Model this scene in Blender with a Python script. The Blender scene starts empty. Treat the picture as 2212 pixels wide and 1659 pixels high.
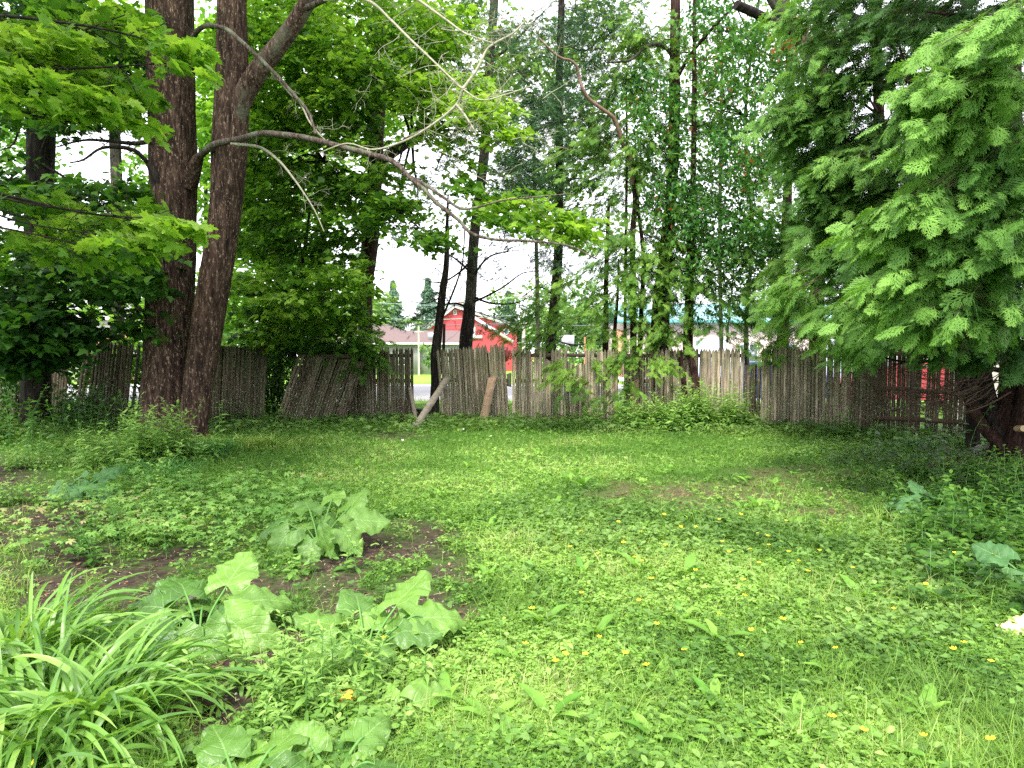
import bpy, math, random
import numpy as np
from mathutils import Vector, Matrix
random.seed(7); rg = np.random.default_rng(11)
D = bpy.data; SC = bpy.context.scene; C = SC.collection
R_ = math.radians
# ------------------------------------------------------------------ camera, sky, sun, exposure
CAMH = 1.6; FPX = 1475.0; HOR = 770.0          # photo measured in a 2212 x 1659 frame
PITCH = math.atan((829.5-HOR)/FPX)
cam = D.objects.new('camera', D.cameras.new('camera')); C.objects.link(cam)
cam.data.sensor_width = 36; cam.data.lens = 36*FPX/2212
cam.data.clip_start = 0.05; cam.data.clip_end = 2000
cam.location = (0, 0, CAMH); cam.rotation_euler = (math.pi/2-PITCH, 0, 0)
SC.camera = cam
SUN_EL, SUN_AZ = R_(55), R_(200)
w = D.worlds.new("World"); SC.world = w; w.use_nodes = True
nt = w.node_tree; nt.nodes.clear()
sky = nt.nodes.new('ShaderNodeTexSky'); sky.sky_type = 'NISHITA'; sky.sun_disc = False
sky.sun_elevation = SUN_EL; sky.sun_rotation = SUN_AZ
mx = nt.nodes.new('ShaderNodeMix'); mx.data_type = 'RGBA'; mx.inputs[0].default_value = 0.86
mx.inputs[7].default_value = (10.3, 10.3, 10.9, 1)     # the even white cloud sheet
bg = nt.nodes.new('ShaderNodeBackground'); bg.inputs[1].default_value = 0.1
wo = nt.nodes.new('ShaderNodeOutputWorld')
nt.links.new(sky.outputs[0], mx.inputs[6]); nt.links.new(mx.outputs[2], bg.inputs[0]); nt.links.new(bg.outputs[0], wo.inputs[0])
sl = D.lights.new('sun', 'SUN'); sl.energy = 2.3; sl.angle = R_(12); sl.color = (1, .95, .84)
so = D.objects.new('sun', sl); C.objects.link(so)
sd = Vector((math.sin(SUN_AZ)*math.cos(SUN_EL), math.cos(SUN_AZ)*math.cos(SUN_EL), math.sin(SUN_EL)))
so.rotation_euler = (-sd).to_track_quat('-Z', 'Y').to_euler(); so.location = (0, -5, 30)
SC.view_settings.view_transform = 'Standard'; SC.view_settings.look = 'None'
SC.view_settings.gamma = 1; SC.view_settings.exposure = 1.62
SC.render.engine = 'CYCLES'
cy = SC.cycles
cy.max_bounces = 6; cy.diffuse_bounces = 4; cy.glossy_bounces = 2; cy.transmission_bounces = 4; cy.transparent_max_bounces = 8
cy.sample_clamp_indirect = 6; cy.use_denoising = False
cy.caustics_reflective = False; cy.caustics_refractive = False
cy.use_adaptive_sampling = False

# ------------------------------------------------------------------ helpers
def ray(u, v):
    x = (u-1106)/FPX; y = (829.5-v)/FPX; c, s = math.cos(PITCH), math.sin(PITCH)
    return np.array([x, c+y*s, -s+y*c])
def P(u, v, d):                      # world point seen at (u,v) at distance d along +Y
    r = ray(u, v); p = r*(d/r[1]); p[2] += CAMH; return p
def G(u, v):                         # ground point
    r = ray(u, v); t = -CAMH/r[2]; p = r*t; p[2] = 0; return p
def PA(u, v, d):
    u, v, d = (np.asarray(a, float) for a in (u, v, d))
    x = (u-1106)/FPX; y = (829.5-v)/FPX; c, s = math.cos(PITCH), math.sin(PITCH)
    ry = c+y*s; k = d/ry
    return np.stack([x*k, d+0*k, (-s+y*c)*k+CAMH], -1)
def proj(x, y, z=0):
    c, s = math.cos(PITCH), math.sin(PITCH)
    z = z-CAMH; f = y*c-z*s; up = y*s+z*c
    return 1106+FPX*x/f, 829.5-FPX*up/f
def hsh(ix, iy, iz):
    h = (ix*374761393+iy*668265263+iz*2147483647+1013904223).astype(np.int64) & 0xffffffff
    h = ((h ^ (h >> 13))*1274126177) & 0xffffffff
    return ((h ^ (h >> 16)) & 0xffff)/65535.0
def vnoise(x, y, z=None):
    x = np.asarray(x, float); y = np.asarray(y, float); z = np.zeros_like(x) if z is None else np.asarray(z, float)
    xi, yi, zi = (np.floor(a).astype(np.int64) for a in (x, y, z))
    fx, fy, fz = x-xi, y-yi, z-zi
    fx, fy, fz = (f*f*(3-2*f) for f in (fx, fy, fz)); r = 0
    for a in (0, 1):
        for b in (0, 1):
            for c in (0, 1):
                r = r+(fx if a else 1-fx)*(fy if b else 1-fy)*(fz if c else 1-fz)*hsh(xi+a, yi+b, zi+c)
    return r
def fbm(x, y, z=None, o=4):
    r = 0; a = .5; s = 0
    z = np.zeros_like(np.asarray(x, float)) if z is None else z
    for k in range(o):
        r = r+a*vnoise(x*2**k+k*7.3, y*2**k+k*3.1, z*2**k+k*1.7); s += a; a *= .5
    return r/s
def gz(x, y):
    x = np.asarray(x, float); y = np.asarray(y, float)
    near = np.clip((20-y)/3, 0, 1)
    return near*(0.10*(fbm(x*.35+9, y*.35+4)-.5)+0.03*(fbm(x*1.9, y*1.9)-.5))
class Buf:
    def __init__(s): s.V = []; s.F = []; s.A = []; s.n = 0; s.UV = []
    def add(s, V, F, a=0.5, uv=None):
        V = np.asarray(V, float).reshape(-1, 3); F = np.asarray(F, np.int64)
        s.V.append(V); s.F.append(F+s.n); s.n += len(V)
        s.A.append(np.full(len(F), a) if np.isscalar(a) else np.asarray(a, float))
        if uv is not None: s.UV.append(uv)
        return s
    def box(s, x0, x1, y0, y1, z0, z1, a=.5):
        V = [(x, y, z) for z in (z0, z1) for y in (y0, y1) for x in (x0, x1)]
        s.add(V, [(0, 2, 3, 1), (4, 5, 7, 6), (0, 1, 5, 4), (2, 6, 7, 3), (0, 4, 6, 2), (1, 3, 7, 5)], a); return s
    def merge(s, o):
        s.split = sum(len(f) for f in s.F)
        for V, F, A in zip(o.V, [f for f in o.F], o.A): pass
        if o.V:
            V = np.concatenate(o.V); k = s.n; s.V.append(V); s.F += [f+k for f in o.F]; s.A += o.A; s.n += len(V)
        return s
    def build(s, name, mat, parent=None, loc=None, smooth=False, world=True):
        V = np.concatenate(s.V)
        off = None
        if parent is not None and world: off = np.array(parent.location)
        elif loc is not None: off = np.array(loc, float)
        if off is not None: V = V-off
        me = D.meshes.new(name)
        me.vertices.add(len(V)); me.vertices.foreach_set('co', V.astype(np.float32).ravel())
        L = np.concatenate([f.ravel() for f in s.F]); cnt = np.concatenate([np.full(len(f), f.shape[1]) for f in s.F])
        me.loops.add(len(L)); me.loops.foreach_set('vertex_index', L.astype(np.int32))
        st = np.concatenate([[0], np.cumsum(cnt)[:-1]])
        me.polygons.add(len(cnt)); me.polygons.foreach_set('loop_start', st.astype(np.int32))
        if smooth: me.polygons.foreach_set('use_smooth', np.ones(len(cnt), bool))
        if getattr(s, 'split', None) is not None:
            mi = np.zeros(len(cnt), np.int32); mi[s.split:] = 1; me.polygons.foreach_set('material_index', mi)
        me.update(calc_edges=True)
        at = me.attributes.new('rnd', 'FLOAT', 'FACE'); at.data.foreach_set('value', np.concatenate(s.A).astype(np.float32))
        if s.UV:
            uv = np.concatenate(s.UV); lay = me.uv_layers.new(name='UVMap')
            lay.data.foreach_set('uv', uv[L].astype(np.float32).ravel())
        for m in (mat if isinstance(mat, (list, tuple)) else [mat]): me.materials.append(m)
        o = D.objects.new(name, me); C.objects.link(o)
        if parent is not None: o.parent = parent
        elif loc is not None: o.location = loc
        return o
def tag(o, label=None, cat=None, group=None, kind=None):
    if label: o['label'] = label
    if cat: o['category'] = cat
    if group: o['group'] = group
    if kind: o['kind'] = kind
    return o
def empty(name, loc, label, cat, group=None, rz=0):
    o = D.objects.new(name, None); C.objects.link(o); o.location = [float(a) for a in loc]; o.rotation_euler = (0, 0, rz)
    o.empty_display_size = .2
    return tag(o, label, cat, group)
def smoothpath(pts, sub=6):
    p = np.asarray(pts, float); n = len(p)
    if n < 3: 
        t = np.linspace(0, 1, sub+1)[:, None]; return p[0]*(1-t)+p[-1]*t
    out = []; q = np.vstack([2*p[0]-p[1], p, 2*p[-1]-p[-2]])
    for i in range(n-1):
        a, b, c, d = q[i], q[i+1], q[i+2], q[i+3]
        for k in range(sub):
            t = k/sub
            out.append(.5*((2*b)+(-a+c)*t+(2*a-5*b+4*c-d)*t*t+(-a+3*b-3*c+d)*t**3))
    out.append(p[-1]); return np.array(out)
def tube(buf, pts, rads, seg=6, sub=4, amp=0, kth=9, ks=1.2, flare=0, a=.5, cap=True):
    pr = np.column_stack([np.asarray(pts, float), np.asarray(rads, float)])
    if sub > 1:
        n = len(pr); q = smoothpath(pr, sub)
    else: q = pr
    p = q[:, :3]; r = np.maximum(q[:, 3], .0008)
    t = np.gradient(p, axis=0); t /= np.linalg.norm(t, axis=1)[:, None]+1e-9
    ref = np.array([1., 0, 0]) if abs(t[0][0]) < .8 else np.array([0, 1., 0])
    X = []; cur = ref
    for k in range(len(p)):
        cur = cur-t[k]*cur.dot(t[k]); cur = cur/(np.linalg.norm(cur)+1e-9); X.append(cur)
    X = np.array(X); Y = np.cross(t, X)
    th = np.arange(seg)/seg*2*np.pi
    s = np.concatenate([[0], np.cumsum(np.linalg.norm(np.diff(p, axis=0), axis=1))])
    RR = r[:, None]*np.ones(seg)
    if amp:
        cx, sx = np.cos(th)*kth/6.28, np.sin(th)*kth/6.28
        A, S = np.meshgrid(np.arange(seg), s); 
        n1 = fbm(cx[A]+40, sx[A]+11, S*ks, 4)
        n2 = 1-abs(2*fbm(cx[A]*2.2+5, sx[A]*2.2+1, S*ks*.9, 3)-1)
        RR = RR*(1+amp*(n1-.5)*2)+amp*.35*np.minimum(r, .3)[:, None]*(n2-.7)
    if flare:
        RR = RR*(1+flare*np.exp(-s/.35)[:, None]*(1+.45*np.cos(5*th+1)+.3*np.cos(3*th))[None, :])
    V = p[:, None, :]+RR[..., None]*(np.cos(th)[None, :, None]*X[:, None, :]+np.sin(th)[None, :, None]*Y[:, None, :])
    n = len(p); i = np.arange(n-1)[:, None]*seg; j = np.arange(seg)[None, :]; j2 = (j+1) % seg
    F = np.stack([i+j, i+j2, i+seg+j2, i+seg+j], -1).reshape(-1, 4)
    buf.add(V.reshape(-1, 3), F, a)
    if cap:
        for k, c in ((0, p[0]), (n-1, p[-1])):
            base = V[k]; buf.add(np.vstack([base, c]), [(m, (m+1) % seg, seg) if k else ((m+1) % seg, m, seg) for m in range(seg)], a)
    return buf
def rots(yaw, pitch, roll):          # Rz(yaw) Rx(pitch) Ry(roll); the template runs along +Y with its face up
    cz, sz, cx, sx, cyy, sy = np.cos(yaw), np.sin(yaw), np.cos(pitch), np.sin(pitch), np.cos(roll), np.sin(roll)
    o = np.zeros(len(yaw)); l = o+1
    Rz = np.stack([cz, -sz, o, sz, cz, o, o, o, l], -1).reshape(-1, 3, 3)
    Rx = np.stack([l, o, o, o, cx, -sx, o, sx, cx], -1).reshape(-1, 3, 3)
    Ry = np.stack([cyy, o, sy, o, l, o, -sy, o, cyy], -1).reshape(-1, 3, 3)
    return Rz@Rx@Ry
def scatter(buf, tmpl, pos, R, sc, a):
    V, F = tmpl; n = len(pos)
    if n == 0: return
    W = np.einsum('nij,vj->nvi', R, V)*np.asarray(sc, float).reshape(-1, 1, 1)+pos[:, None, :]
    FF = (np.arange(n)[:, None, None]*len(V)+F[None]).reshape(-1, F.shape[1])
    buf.add(W.reshape(-1, 3), FF, np.repeat(a, len(F)))
U = lambda a, b, n=None: rg.uniform(a, b, n)
N = lambda s, n: rg.normal(0, s, n)

# ------------------------------------------------------------------ materials
def S(r, g, b):
    f = lambda c: ((c/255+.055)/1.055)**2.4 if c > 10 else c/255/12.92
    return (f(r), f(g), f(b), 1)
class NT:
    def __init__(s, name):
        s.m = D.materials.new(name); s.m.use_nodes = True; s.t = s.m.node_tree; s.t.nodes.clear()
        s.out = s.n('OutputMaterial')
    def n(s, k, **kw):
        o = s.t.nodes.new('ShaderNode'+k)
        for a, b in kw.items(): setattr(o, a, b)
        return o
    def l(s, a, b): s.t.links.new(a, b)
    def coord(s, scale, kind='Object'):
        tc = s.n('TexCoord'); mp = s.n('Mapping'); mp.inputs['Scale'].default_value = scale
        s.l(tc.outputs[kind], mp.inputs[0]); return mp.outputs[0]
    def noise(s, vec, sc=1, det=4, rough=.55, dist=0):
        o = s.n('TexNoise'); o.inputs['Scale'].default_value = sc; o.inputs['Detail'].default_value = det
        o.inputs['Roughness'].default_value = rough; o.inputs['Distortion'].default_value = dist
        if vec is not None: s.l(vec, o.inputs['Vector'])
        return o.outputs[0]
    def ramp(s, fac, stops):
        o = s.n('ValToRGB'); e = o.color_ramp.elements
        while len(e) < len(stops): e.new(.5)
        for k, (p, c) in enumerate(stops): e[k].position = p; e[k].color = c if len(c) == 4 else (*c, 1)
        s.l(fac, o.inputs[0]); return o.outputs[0]
    def mix(s, f, a, b, mode='MIX'):
        o = s.n('Mix', data_type='RGBA', blend_type=mode)
        for i, q in ((0, f), (6, a), (7, b)):
            if isinstance(q, (int, float, tuple)): o.inputs[i].default_value = q
            else: s.l(q, o.inputs[i])
        return o.outputs[2]
    def math(s, op, a, b=0, c=None):
        o = s.n('Math', operation=op)
        for i, q in enumerate((a, b) if c is None else (a, b, c)):
            if isinstance(q, (int, float)): o.inputs[i].default_value = q
            else: s.l(q, o.inputs[i])
        return o.outputs[0]
    def attr(s, nm='rnd'):
        return s.n('Attribute', attribute_name=nm).outputs['Fac']
    def pbsdf(s, col, rough=.7, spec=.3, bump=None, bs=.5, bd=.02):
        p = s.n('BsdfPrincipled')
        if isinstance(col, tuple): p.inputs['Base Color'].default_value = col
        else: s.l(col, p.inputs['Base Color'])
        p.inputs['Roughness'].default_value = rough; p.inputs['Specular IOR Level'].default_value = spec
        if bump is not None:
            b = s.n('Bump'); b.inputs['Strength'].default_value = bs; b.inputs['Distance'].default_value = bd
            s.l(bump, b.inputs['Height']); s.l(b.outputs[0], p.inputs['Normal'])
        return p
    def done(s, sh): s.l(sh if not hasattr(sh, 'outputs') else sh.outputs[0], s.out.inputs[0]); return s.m
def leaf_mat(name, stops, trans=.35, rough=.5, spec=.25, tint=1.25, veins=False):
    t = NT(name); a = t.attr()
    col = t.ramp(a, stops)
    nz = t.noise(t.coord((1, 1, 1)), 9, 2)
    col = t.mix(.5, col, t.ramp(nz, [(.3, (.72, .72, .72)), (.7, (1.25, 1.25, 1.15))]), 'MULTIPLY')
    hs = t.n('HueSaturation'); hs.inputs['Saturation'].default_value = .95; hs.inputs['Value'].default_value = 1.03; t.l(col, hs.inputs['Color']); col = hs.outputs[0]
    bump = None
    if veins:
        tc = t.n('TexCoord'); sp = t.n('SeparateXYZ'); t.l(tc.outputs['UV'], sp.inputs[0])
        au = t.math('ABSOLUTE', t.math('SUBTRACT', sp.outputs[0], .5))
        ln = t.math('PINGPONG', t.math('ADD', t.math('SUBTRACT', t.math('MULTIPLY', sp.outputs[1], 5), t.math('MULTIPLY', au, 4.6)), t.math('MULTIPLY', t.noise(t.coord((1, 1, 1)), 7, 2), .5)), .5)
        side = t.math('LESS_THAN', ln, .035); mid = t.math('LESS_THAN', au, .016)
        vv = t.math('MAXIMUM', side, mid)
        n2 = t.noise(t.coord((1, 1, 1)), 22, 4)
        h = t.math('ADD', t.math('MULTIPLY', t.math('MINIMUM', ln, .12), 2.0), t.math('MULTIPLY', n2, 1.3))
        col = t.mix(t.math('MULTIPLY', vv, .2), col, S(190, 220, 150)); bump = h
    p = t.pbsdf(col, rough, spec, bump, .7, .012)
    tr = t.n('BsdfTranslucent'); tc_ = t.mix(1.0, col, (tint, tint*1.02, .6, 1), 'MULTIPLY'); t.l(tc_, tr.inputs[0])
    mx = t.n('MixShader'); mx.inputs[0].default_value = trans
    t.l(p.outputs[0], mx.inputs[1]); t.l(tr.outputs[0], mx.inputs[2])
    return t.done(mx)
def bark_mat(name, dark, mid, light, fleck=.66, sc=1.0, moss=None):
    t = NT(name); v1 = t.coord((16*sc, 16*sc, 2.6*sc)); v2 = t.coord((34*sc, 34*sc, 7*sc))
    n1 = t.noise(v1, 1, 5, .62, .4); n2 = t.noise(v2, 1, 4, .6)
    col = t.ramp(n1, [(.32, dark), (.5, mid), (.68, light)])
    col = t.mix(.75, col, t.ramp(n2, [(.3, (.35, .33, .32)), (.62, (1.15, 1.12, 1.1))]), 'MULTIPLY')
    n3 = t.noise(t.coord((42*sc, 42*sc, 13*sc)), 1, 3, .6, .6)
    fl = t.ramp(t.math('MULTIPLY', n3, t.math('ADD', n2, .5)), [(fleck, (0, 0, 0)), (fleck+.07, (.6, .6, .6))])
    col = t.mix(fl, col, S(172, 150, 130))
    if moss:
        nm = t.noise(t.coord((1.7, 1.7, 1.1)), 1.5, 5, .6)
        col = t.mix(t.ramp(nm, [(.5, (0, 0, 0)), (.68, (.75, .75, .75))]), col, moss)
    h = t.math('ADD', n1, t.math('MULTIPLY', n2, .5))
    return t.done(t.pbsdf(col, .85, .15, h, 1.0, .035))
def plain(name, col, rough=.6, spec=.3, var=.15, sc=6, bump=0, metal=0):
    t = NT(name); n = t.noise(t.coord((1, 1, 1)), sc, 4)
    c = t.mix(1.0, col, t.ramp(n, [(.25, (1-var,)*3), (.75, (1+var,)*3)]), 'MULTIPLY')
    p = t.pbsdf(c, rough, spec, n if bump else None, bump, .01); p.inputs['Metallic'].default_value = metal
    return t.done(p)
M = {}
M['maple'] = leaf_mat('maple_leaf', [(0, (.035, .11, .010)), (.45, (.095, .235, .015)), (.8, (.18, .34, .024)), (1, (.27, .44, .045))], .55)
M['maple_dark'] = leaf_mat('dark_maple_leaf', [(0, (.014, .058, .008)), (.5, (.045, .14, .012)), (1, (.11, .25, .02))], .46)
M['maple_lime'] = leaf_mat('lime_maple_leaf', [(0, (.06, .19, .015)), (.5, (.12, .30, .022)), (1, (.23, .42, .04))], .48)
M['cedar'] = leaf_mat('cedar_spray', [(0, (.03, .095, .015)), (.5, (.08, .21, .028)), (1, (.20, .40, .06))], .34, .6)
M['cedar_far'] = leaf_mat('cedar_spray_far', [(0, (.04, .12, .018)), (.5, (.12, .27, .03)), (1, (.24, .42, .055))], .42, .6)  # paler green for the cedars standing farther back
M['pine'] = leaf_mat('pine_needle', [(0, (.035, .10, .045)), (.5, (.07, .17, .07)), (1, (.13, .27, .10))], .25, .6)
M['vine'] = leaf_mat('small_round_leaf', [(0, (.03, .11, .03)), (.5, (.08, .24, .05)), (.975, (.15, .34, .06)), (.985, (.25, .07, .03)), (1, (.3, .09, .04))], .38)
M['far_leaf'] = leaf_mat('far_leaf', [(0, (.05, .13, .04)), (.5, (.12, .24, .06)), (1, (.24, .38, .10))], .3)
M['far_spruce'] = leaf_mat('far_spruce', [(0, (.05, .12, .085)), (.5, (.09, .19, .12)), (1, (.15, .27, .16))], .2)
M['plum'] = leaf_mat('plum_leaf', [(0, (.10, .02, .03)), (1, (.35, .06, .09))], .3)
M['clover'] = leaf_mat('clover_leaf', [(0, (.055, .15, .016)), (.5, (.165, .34, .036)), (1, (.31, .50, .09))], .35, .5, .3)
M['grass'] = leaf_mat('grass_blade', [(0, (.08, .18, .02)), (.5, (.21, .37, .05)), (.85, (.34, .48, .11)), (1, (.48, .44, .22))], .38, .45, .3)
M['tallgrass'] = leaf_mat('tall_grass', [(0, (.04, .15, .04)), (1, (.13, .33, .07))], .35)
M['butterleaf'] = leaf_mat('buttercup_leaf', [(0, (.06, .15, .025)), (1, (.21, .36, .08))], .35)
M['burdock'] = leaf_mat('burdock_leaf', [(0, (.045, .14, .016)), (1, (.17, .34, .04))], .3, .38, .5, 1.2, True)
M['burdock_d'] = leaf_mat('burdock_leaf_dull', [(0, (.06, .17, .05)), (1, (.10, .25, .075))], .3, .5, .3, 1.2, True)
M['daylily'] = leaf_mat('daylily_leaf', [(0, (.07, .19, .02)), (.6, (.155, .33, .04)), (1, (.28, .46, .09))], .35, .35, .45)
M['weed'] = leaf_mat('weed_leaf', [(0, (.08, .20, .03)), (.6, (.19, .36, .06)), (1, (.32, .50, .12))], .35)
M['weed_pink'] = leaf_mat('pale_weed_leaf', [(0, (.10, .26, .04)), (.6, (.20, .38, .07)), (.85, (.32, .48, .11)), (1, (.40, .36, .16))], .35)
M['shrub'] = leaf_mat('shrub_leaf', [(0, (.018, .065, .008)), (.6, (.05, .145, .014)), (1, (.12, .26, .03))], .35, .45, .3)
M['dock'] = leaf_mat('dock_leaf', [(0, (.10, .28, .025)), (1, (.25, .47, .06))], .42, .45, .3, 1.2)
M['straw'] = plain('dry_straw', (.48, .40, .24, 1), .8, .1, .3, 30)
M['deadleaf'] = leaf_mat('dead_leaf', [(0, (.10, .05, .03)), (.6, (.26, .14, .08)), (1, (.42, .30, .18))], .1, .8, .1)
M['stem'] = plain('green_stem', (.10, .24, .05, 1), .6)
M['yellow'] = plain('buttercup_petal', (.95, .78, .02, 1), .3, .5, .08)
M['white_petal'] = plain('white_petal', (.85, .85, .8, 1), .5)
M['bark_red'] = bark_mat('red_brown_bark', (.012, .007, .006), (.055, .032, .025), (.135, .086, .066), .60, 1.0, None)
M['bark_fork'] = bark_mat('lichened_bark', (.018, .010, .008), (.07, .042, .034), (.16, .11, .09), .60, 1.0, (.15, .15, .11, 1))
M['bark_dark'] = bark_mat('dark_bark', (.008, .007, .006), (.026, .02, .018), (.06, .05, .045), .70, 1)
M['bark_grey'] = bark_mat('grey_bark', (.03, .026, .022), (.075, .065, .055), (.15, .14, .12), .64, 1, (.06, .085, .04, 1))
M['bark_cedar'] = bark_mat('cedar_bark', (.012, .006, .005), (.040, .020, .016), (.095, .055, .045), .74, 1.1)
M['bark_strip'] = plain('stripped_wood', S(122, 98, 86), .7, .2, .35, 14, .5)
M['twig_pale'] = plain('lichen_twig', S(158, 154, 136), .8, .1, .4, 20, .5)
M['twig_dark'] = plain('dark_twig', (.030, .022, .018, 1), .8, .1, .3, 20)
M['limb'] = bark_mat('dead_limb_bark', (.03, .022, .02), (.10, .075, .065), (.22, .19, .17), .62, 1.6, (.22, .25, .18, 1))
M['twig_brown'] = plain('brown_twig', (.09, .06, .045, 1), .8, .1, .3, 20)
# ------------------------------------------------------------------ leaf templates
def fan(pts, c, droop=.25, fold=.12):
    p = np.array([(x, y, 0) for x, y in pts]+[(c[0], c[1], 0)], float)
    r2 = (p[:, 0])**2+(p[:, 1]-c[1])**2
    p[:, 2] = -droop*r2+fold*np.abs(p[:, 0])
    n = len(pts); return p, np.array([(k, (k+1) % n, n) for k in range(n)])
_h = [(.05, 0), (.34, -.10), (.30, .10), (.56, .22), (.37, .33), (.50, .56), (.27, .51), (.17, .58), (.20, .80)]
T_MAPLE = fan(_h+[(0, 1)]+[(-x, y) for x, y in reversed(_h)], (0, .33))
_h = [(.30, -.05), (.28, .10), (.55, .25), (.28, .45), (.18, .75)]
T_MAPLE2 = fan(_h+[(0, 1)]+[(-x, y) for x, y in reversed(_h)], (0, .33))
T_OVAL = (np.array([(0, 0, 0), (.22, .25, .05), (.26, .55, .05), (0, 1, -.12), (-.26, .55, .05), (-.22, .25, .05), (0, .5, -.02)]),
          np.array([(0, 1, 6), (1, 2, 6), (2, 3, 6), (3, 4, 6), (4, 5, 6), (5, 0, 6)]))
T_LANCE = (np.array([(0, 0, 0), (.12, .3, .02), (.10, .65, 0), (0, 1, -.15), (-.10, .65, 0), (-.12, .3, .02)]),
           np.array([(0, 1, 5), (1, 2, 4), (1, 4, 5), (2, 3, 4)]))
def t_blade(wd=.03, bend=.35, n=4):
    V = []; F = []
    for k in range(n):
        t = k/n; x = wd*(1-t**1.6)*.5; y = bend*t*t; z = t*(1-.25*bend*t)
        V += [(-x, y, z), (x, y, z)]
    V.append((0, bend, 1-.25*bend))
    for k in range(n-1): a = 2*k; F += [(a, a+1, a+3), (a, a+3, a+2)]
    F.append((2*n-2, 2*n-1, 2*n)); return np.array(V), np.array(F)
T_BLADE = t_blade(); T_BLADE_B = t_blade(.03, .8); T_BLADE_W = t_blade(.07, .5)
def t_clover():
    V = []; F = []
    for k in range(3):
        a = k*2.094; c, s = math.cos(a), math.sin(a); b = len(V)
        for x, y, z in [(0, .04, 0), (.30, .38, .02), (.36, .72, .0), (.17, .95, -.06), (0, .86, -.06), (-.17, .95, -.06), (-.36, .72, 0), (-.30, .38, .02)]:
            V.append((x*c-y*s, x*s+y*c, z-.08*y))
        for j in range(1, 7): F.append((b, b+j, b+j+1))
    return np.array(V), np.array(F)
T_CLOVER = t_clover()
def t_lobed():                       # buttercup leaf: three cut lobes
    V = [(0, 0, 0)]; F = []
    for k, a in enumerate((-1.15, -.55, 0, .55, 1.15)):
        c, s = math.cos(a), math.sin(a); L = 1-.22*abs(a); b = len(V)
        for x, y in [(-.05, .12), (-.2, .7*L), (-.06, .72*L), (0, 1*L), (.06, .74*L), (.2, .66*L), (.05, .12)]:
            V.append((x*c+y*s, -x*s+y*c, -.16*y*y+.04*abs(x)))
        for j in range(6): F.append((0, b+j+1, b+j))
    return np.array(V), np.array(F)
T_LOBED = t_lobed()
def t_compound():                    # five leaflets
    V = []; F = []
    for a, L in ((0, 1), (.75, .9), (-.75, .9), (1.7, .6), (-1.7, .6)):
        c, s = math.cos(a), math.sin(a); b = len(V)
        for x, y, z in [(0, .06, 0), (.17, .4, .03), (.15, .7, .02), (0, 1, -.08), (-.15, .7, .02), (-.17, .4, .03)]:
            y *= L; V.append((x*c+y*s, -x*s+y*c, z-.12*y*y))
        F += [(b, b+1, b+5), (b+1, b+2, b+5), (b+2, b+4, b+5), (b+2, b+3, b+4)]
    return np.array(V), np.array(F)
T_COMP = t_compound()
def t_cedar(nside=8, sub=3, wd=.022, seed=1):
    rr = random.Random(seed); V = []; F = []
    def strand(x0, y0, x1, y1, w, dz=0):
        dx, dy = x1-x0, y1-y0; l = math.hypot(dx, dy)+1e-6; nx, ny = -dy/l*w, dx/l*w; b = len(V)
        z = lambda x, y: -.28*y*y-.5*x*x+dz
        mx_, my = x0+dx*.55, y0+dy*.55
        V.extend([(x0+nx*.6, y0+ny*.6, z(x0, y0)), (x0-nx*.6, y0-ny*.6, z(x0, y0)), (mx_+nx, my+ny, z(mx_, my)+.01), (mx_-nx, my-ny, z(mx_, my)+.01), (x1, y1, z(x1, y1))])
        F.extend([(b, b+1, b+3), (b, b+3, b+2), (b+2, b+3, b+4)])
    strand(0, 0, 0, 1, wd*.9)
    for i in range(nside):
        t = .10+.84*i/nside
        for sg in (-1, 1):
            tt = t+(.05 if sg > 0 else 0)+rr.uniform(-.02, .02)
            L = .50*(1-tt)**.75*rr.uniform(.7, 1.25)+.05; a = sg*rr.uniform(.5, .72)
            ex, ey = L*math.sin(a), tt+L*math.cos(a)
            strand(0, tt, ex, ey, wd, rr.uniform(-.02, .02))
            for j in range(sub):
                q = .3+.6*j/sub; bx, by = ex*q, tt+(ey-tt)*q
                for s2 in (-1, 1):
                    a2 = a+s2*rr.uniform(.5, .8); l2 = L*.46*(1.15-q)
                    strand(bx, by, bx+l2*math.sin(a2), by+l2*math.cos(a2), wd*.8)
    return np.array(V), np.array(F)
T_CEDAR = [t_cedar(7, 2, .024, 0), t_cedar(6, 3, .022, 1), t_cedar(8, 2, .021, 2), t_cedar(5, 3, .024, 3)]
T_CEDAR2 = [t_cedar(6, 1, .028, 0), t_cedar(5, 2, .024, 1), t_cedar(7, 1, .026, 2), t_cedar(4, 2, .028, 3)]
def t_tuft(n=16, wd=.03, seed=1):
    rr = random.Random(seed); V = []; F = []
    for k in range(n):
        y0 = rr.uniform(0, .55); a = rr.uniform(0, 6.28); sp = rr.uniform(.25, .6); L = rr.uniform(.45, .6)
        d = (sp*math.cos(a)*L, y0+L*.8, sp*math.sin(a)*L-.12); p = (-math.sin(a)*wd, 0, math.cos(a)*wd); b = len(V)
        V += [(p[0], y0, p[2]), (-p[0], y0, -p[2]), d]; F.append((b, b+1, b+2))
    return np.array(V), np.array(F)
T_TUFT = [t_tuft(18, .014, k) for k in range(3)]

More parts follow.
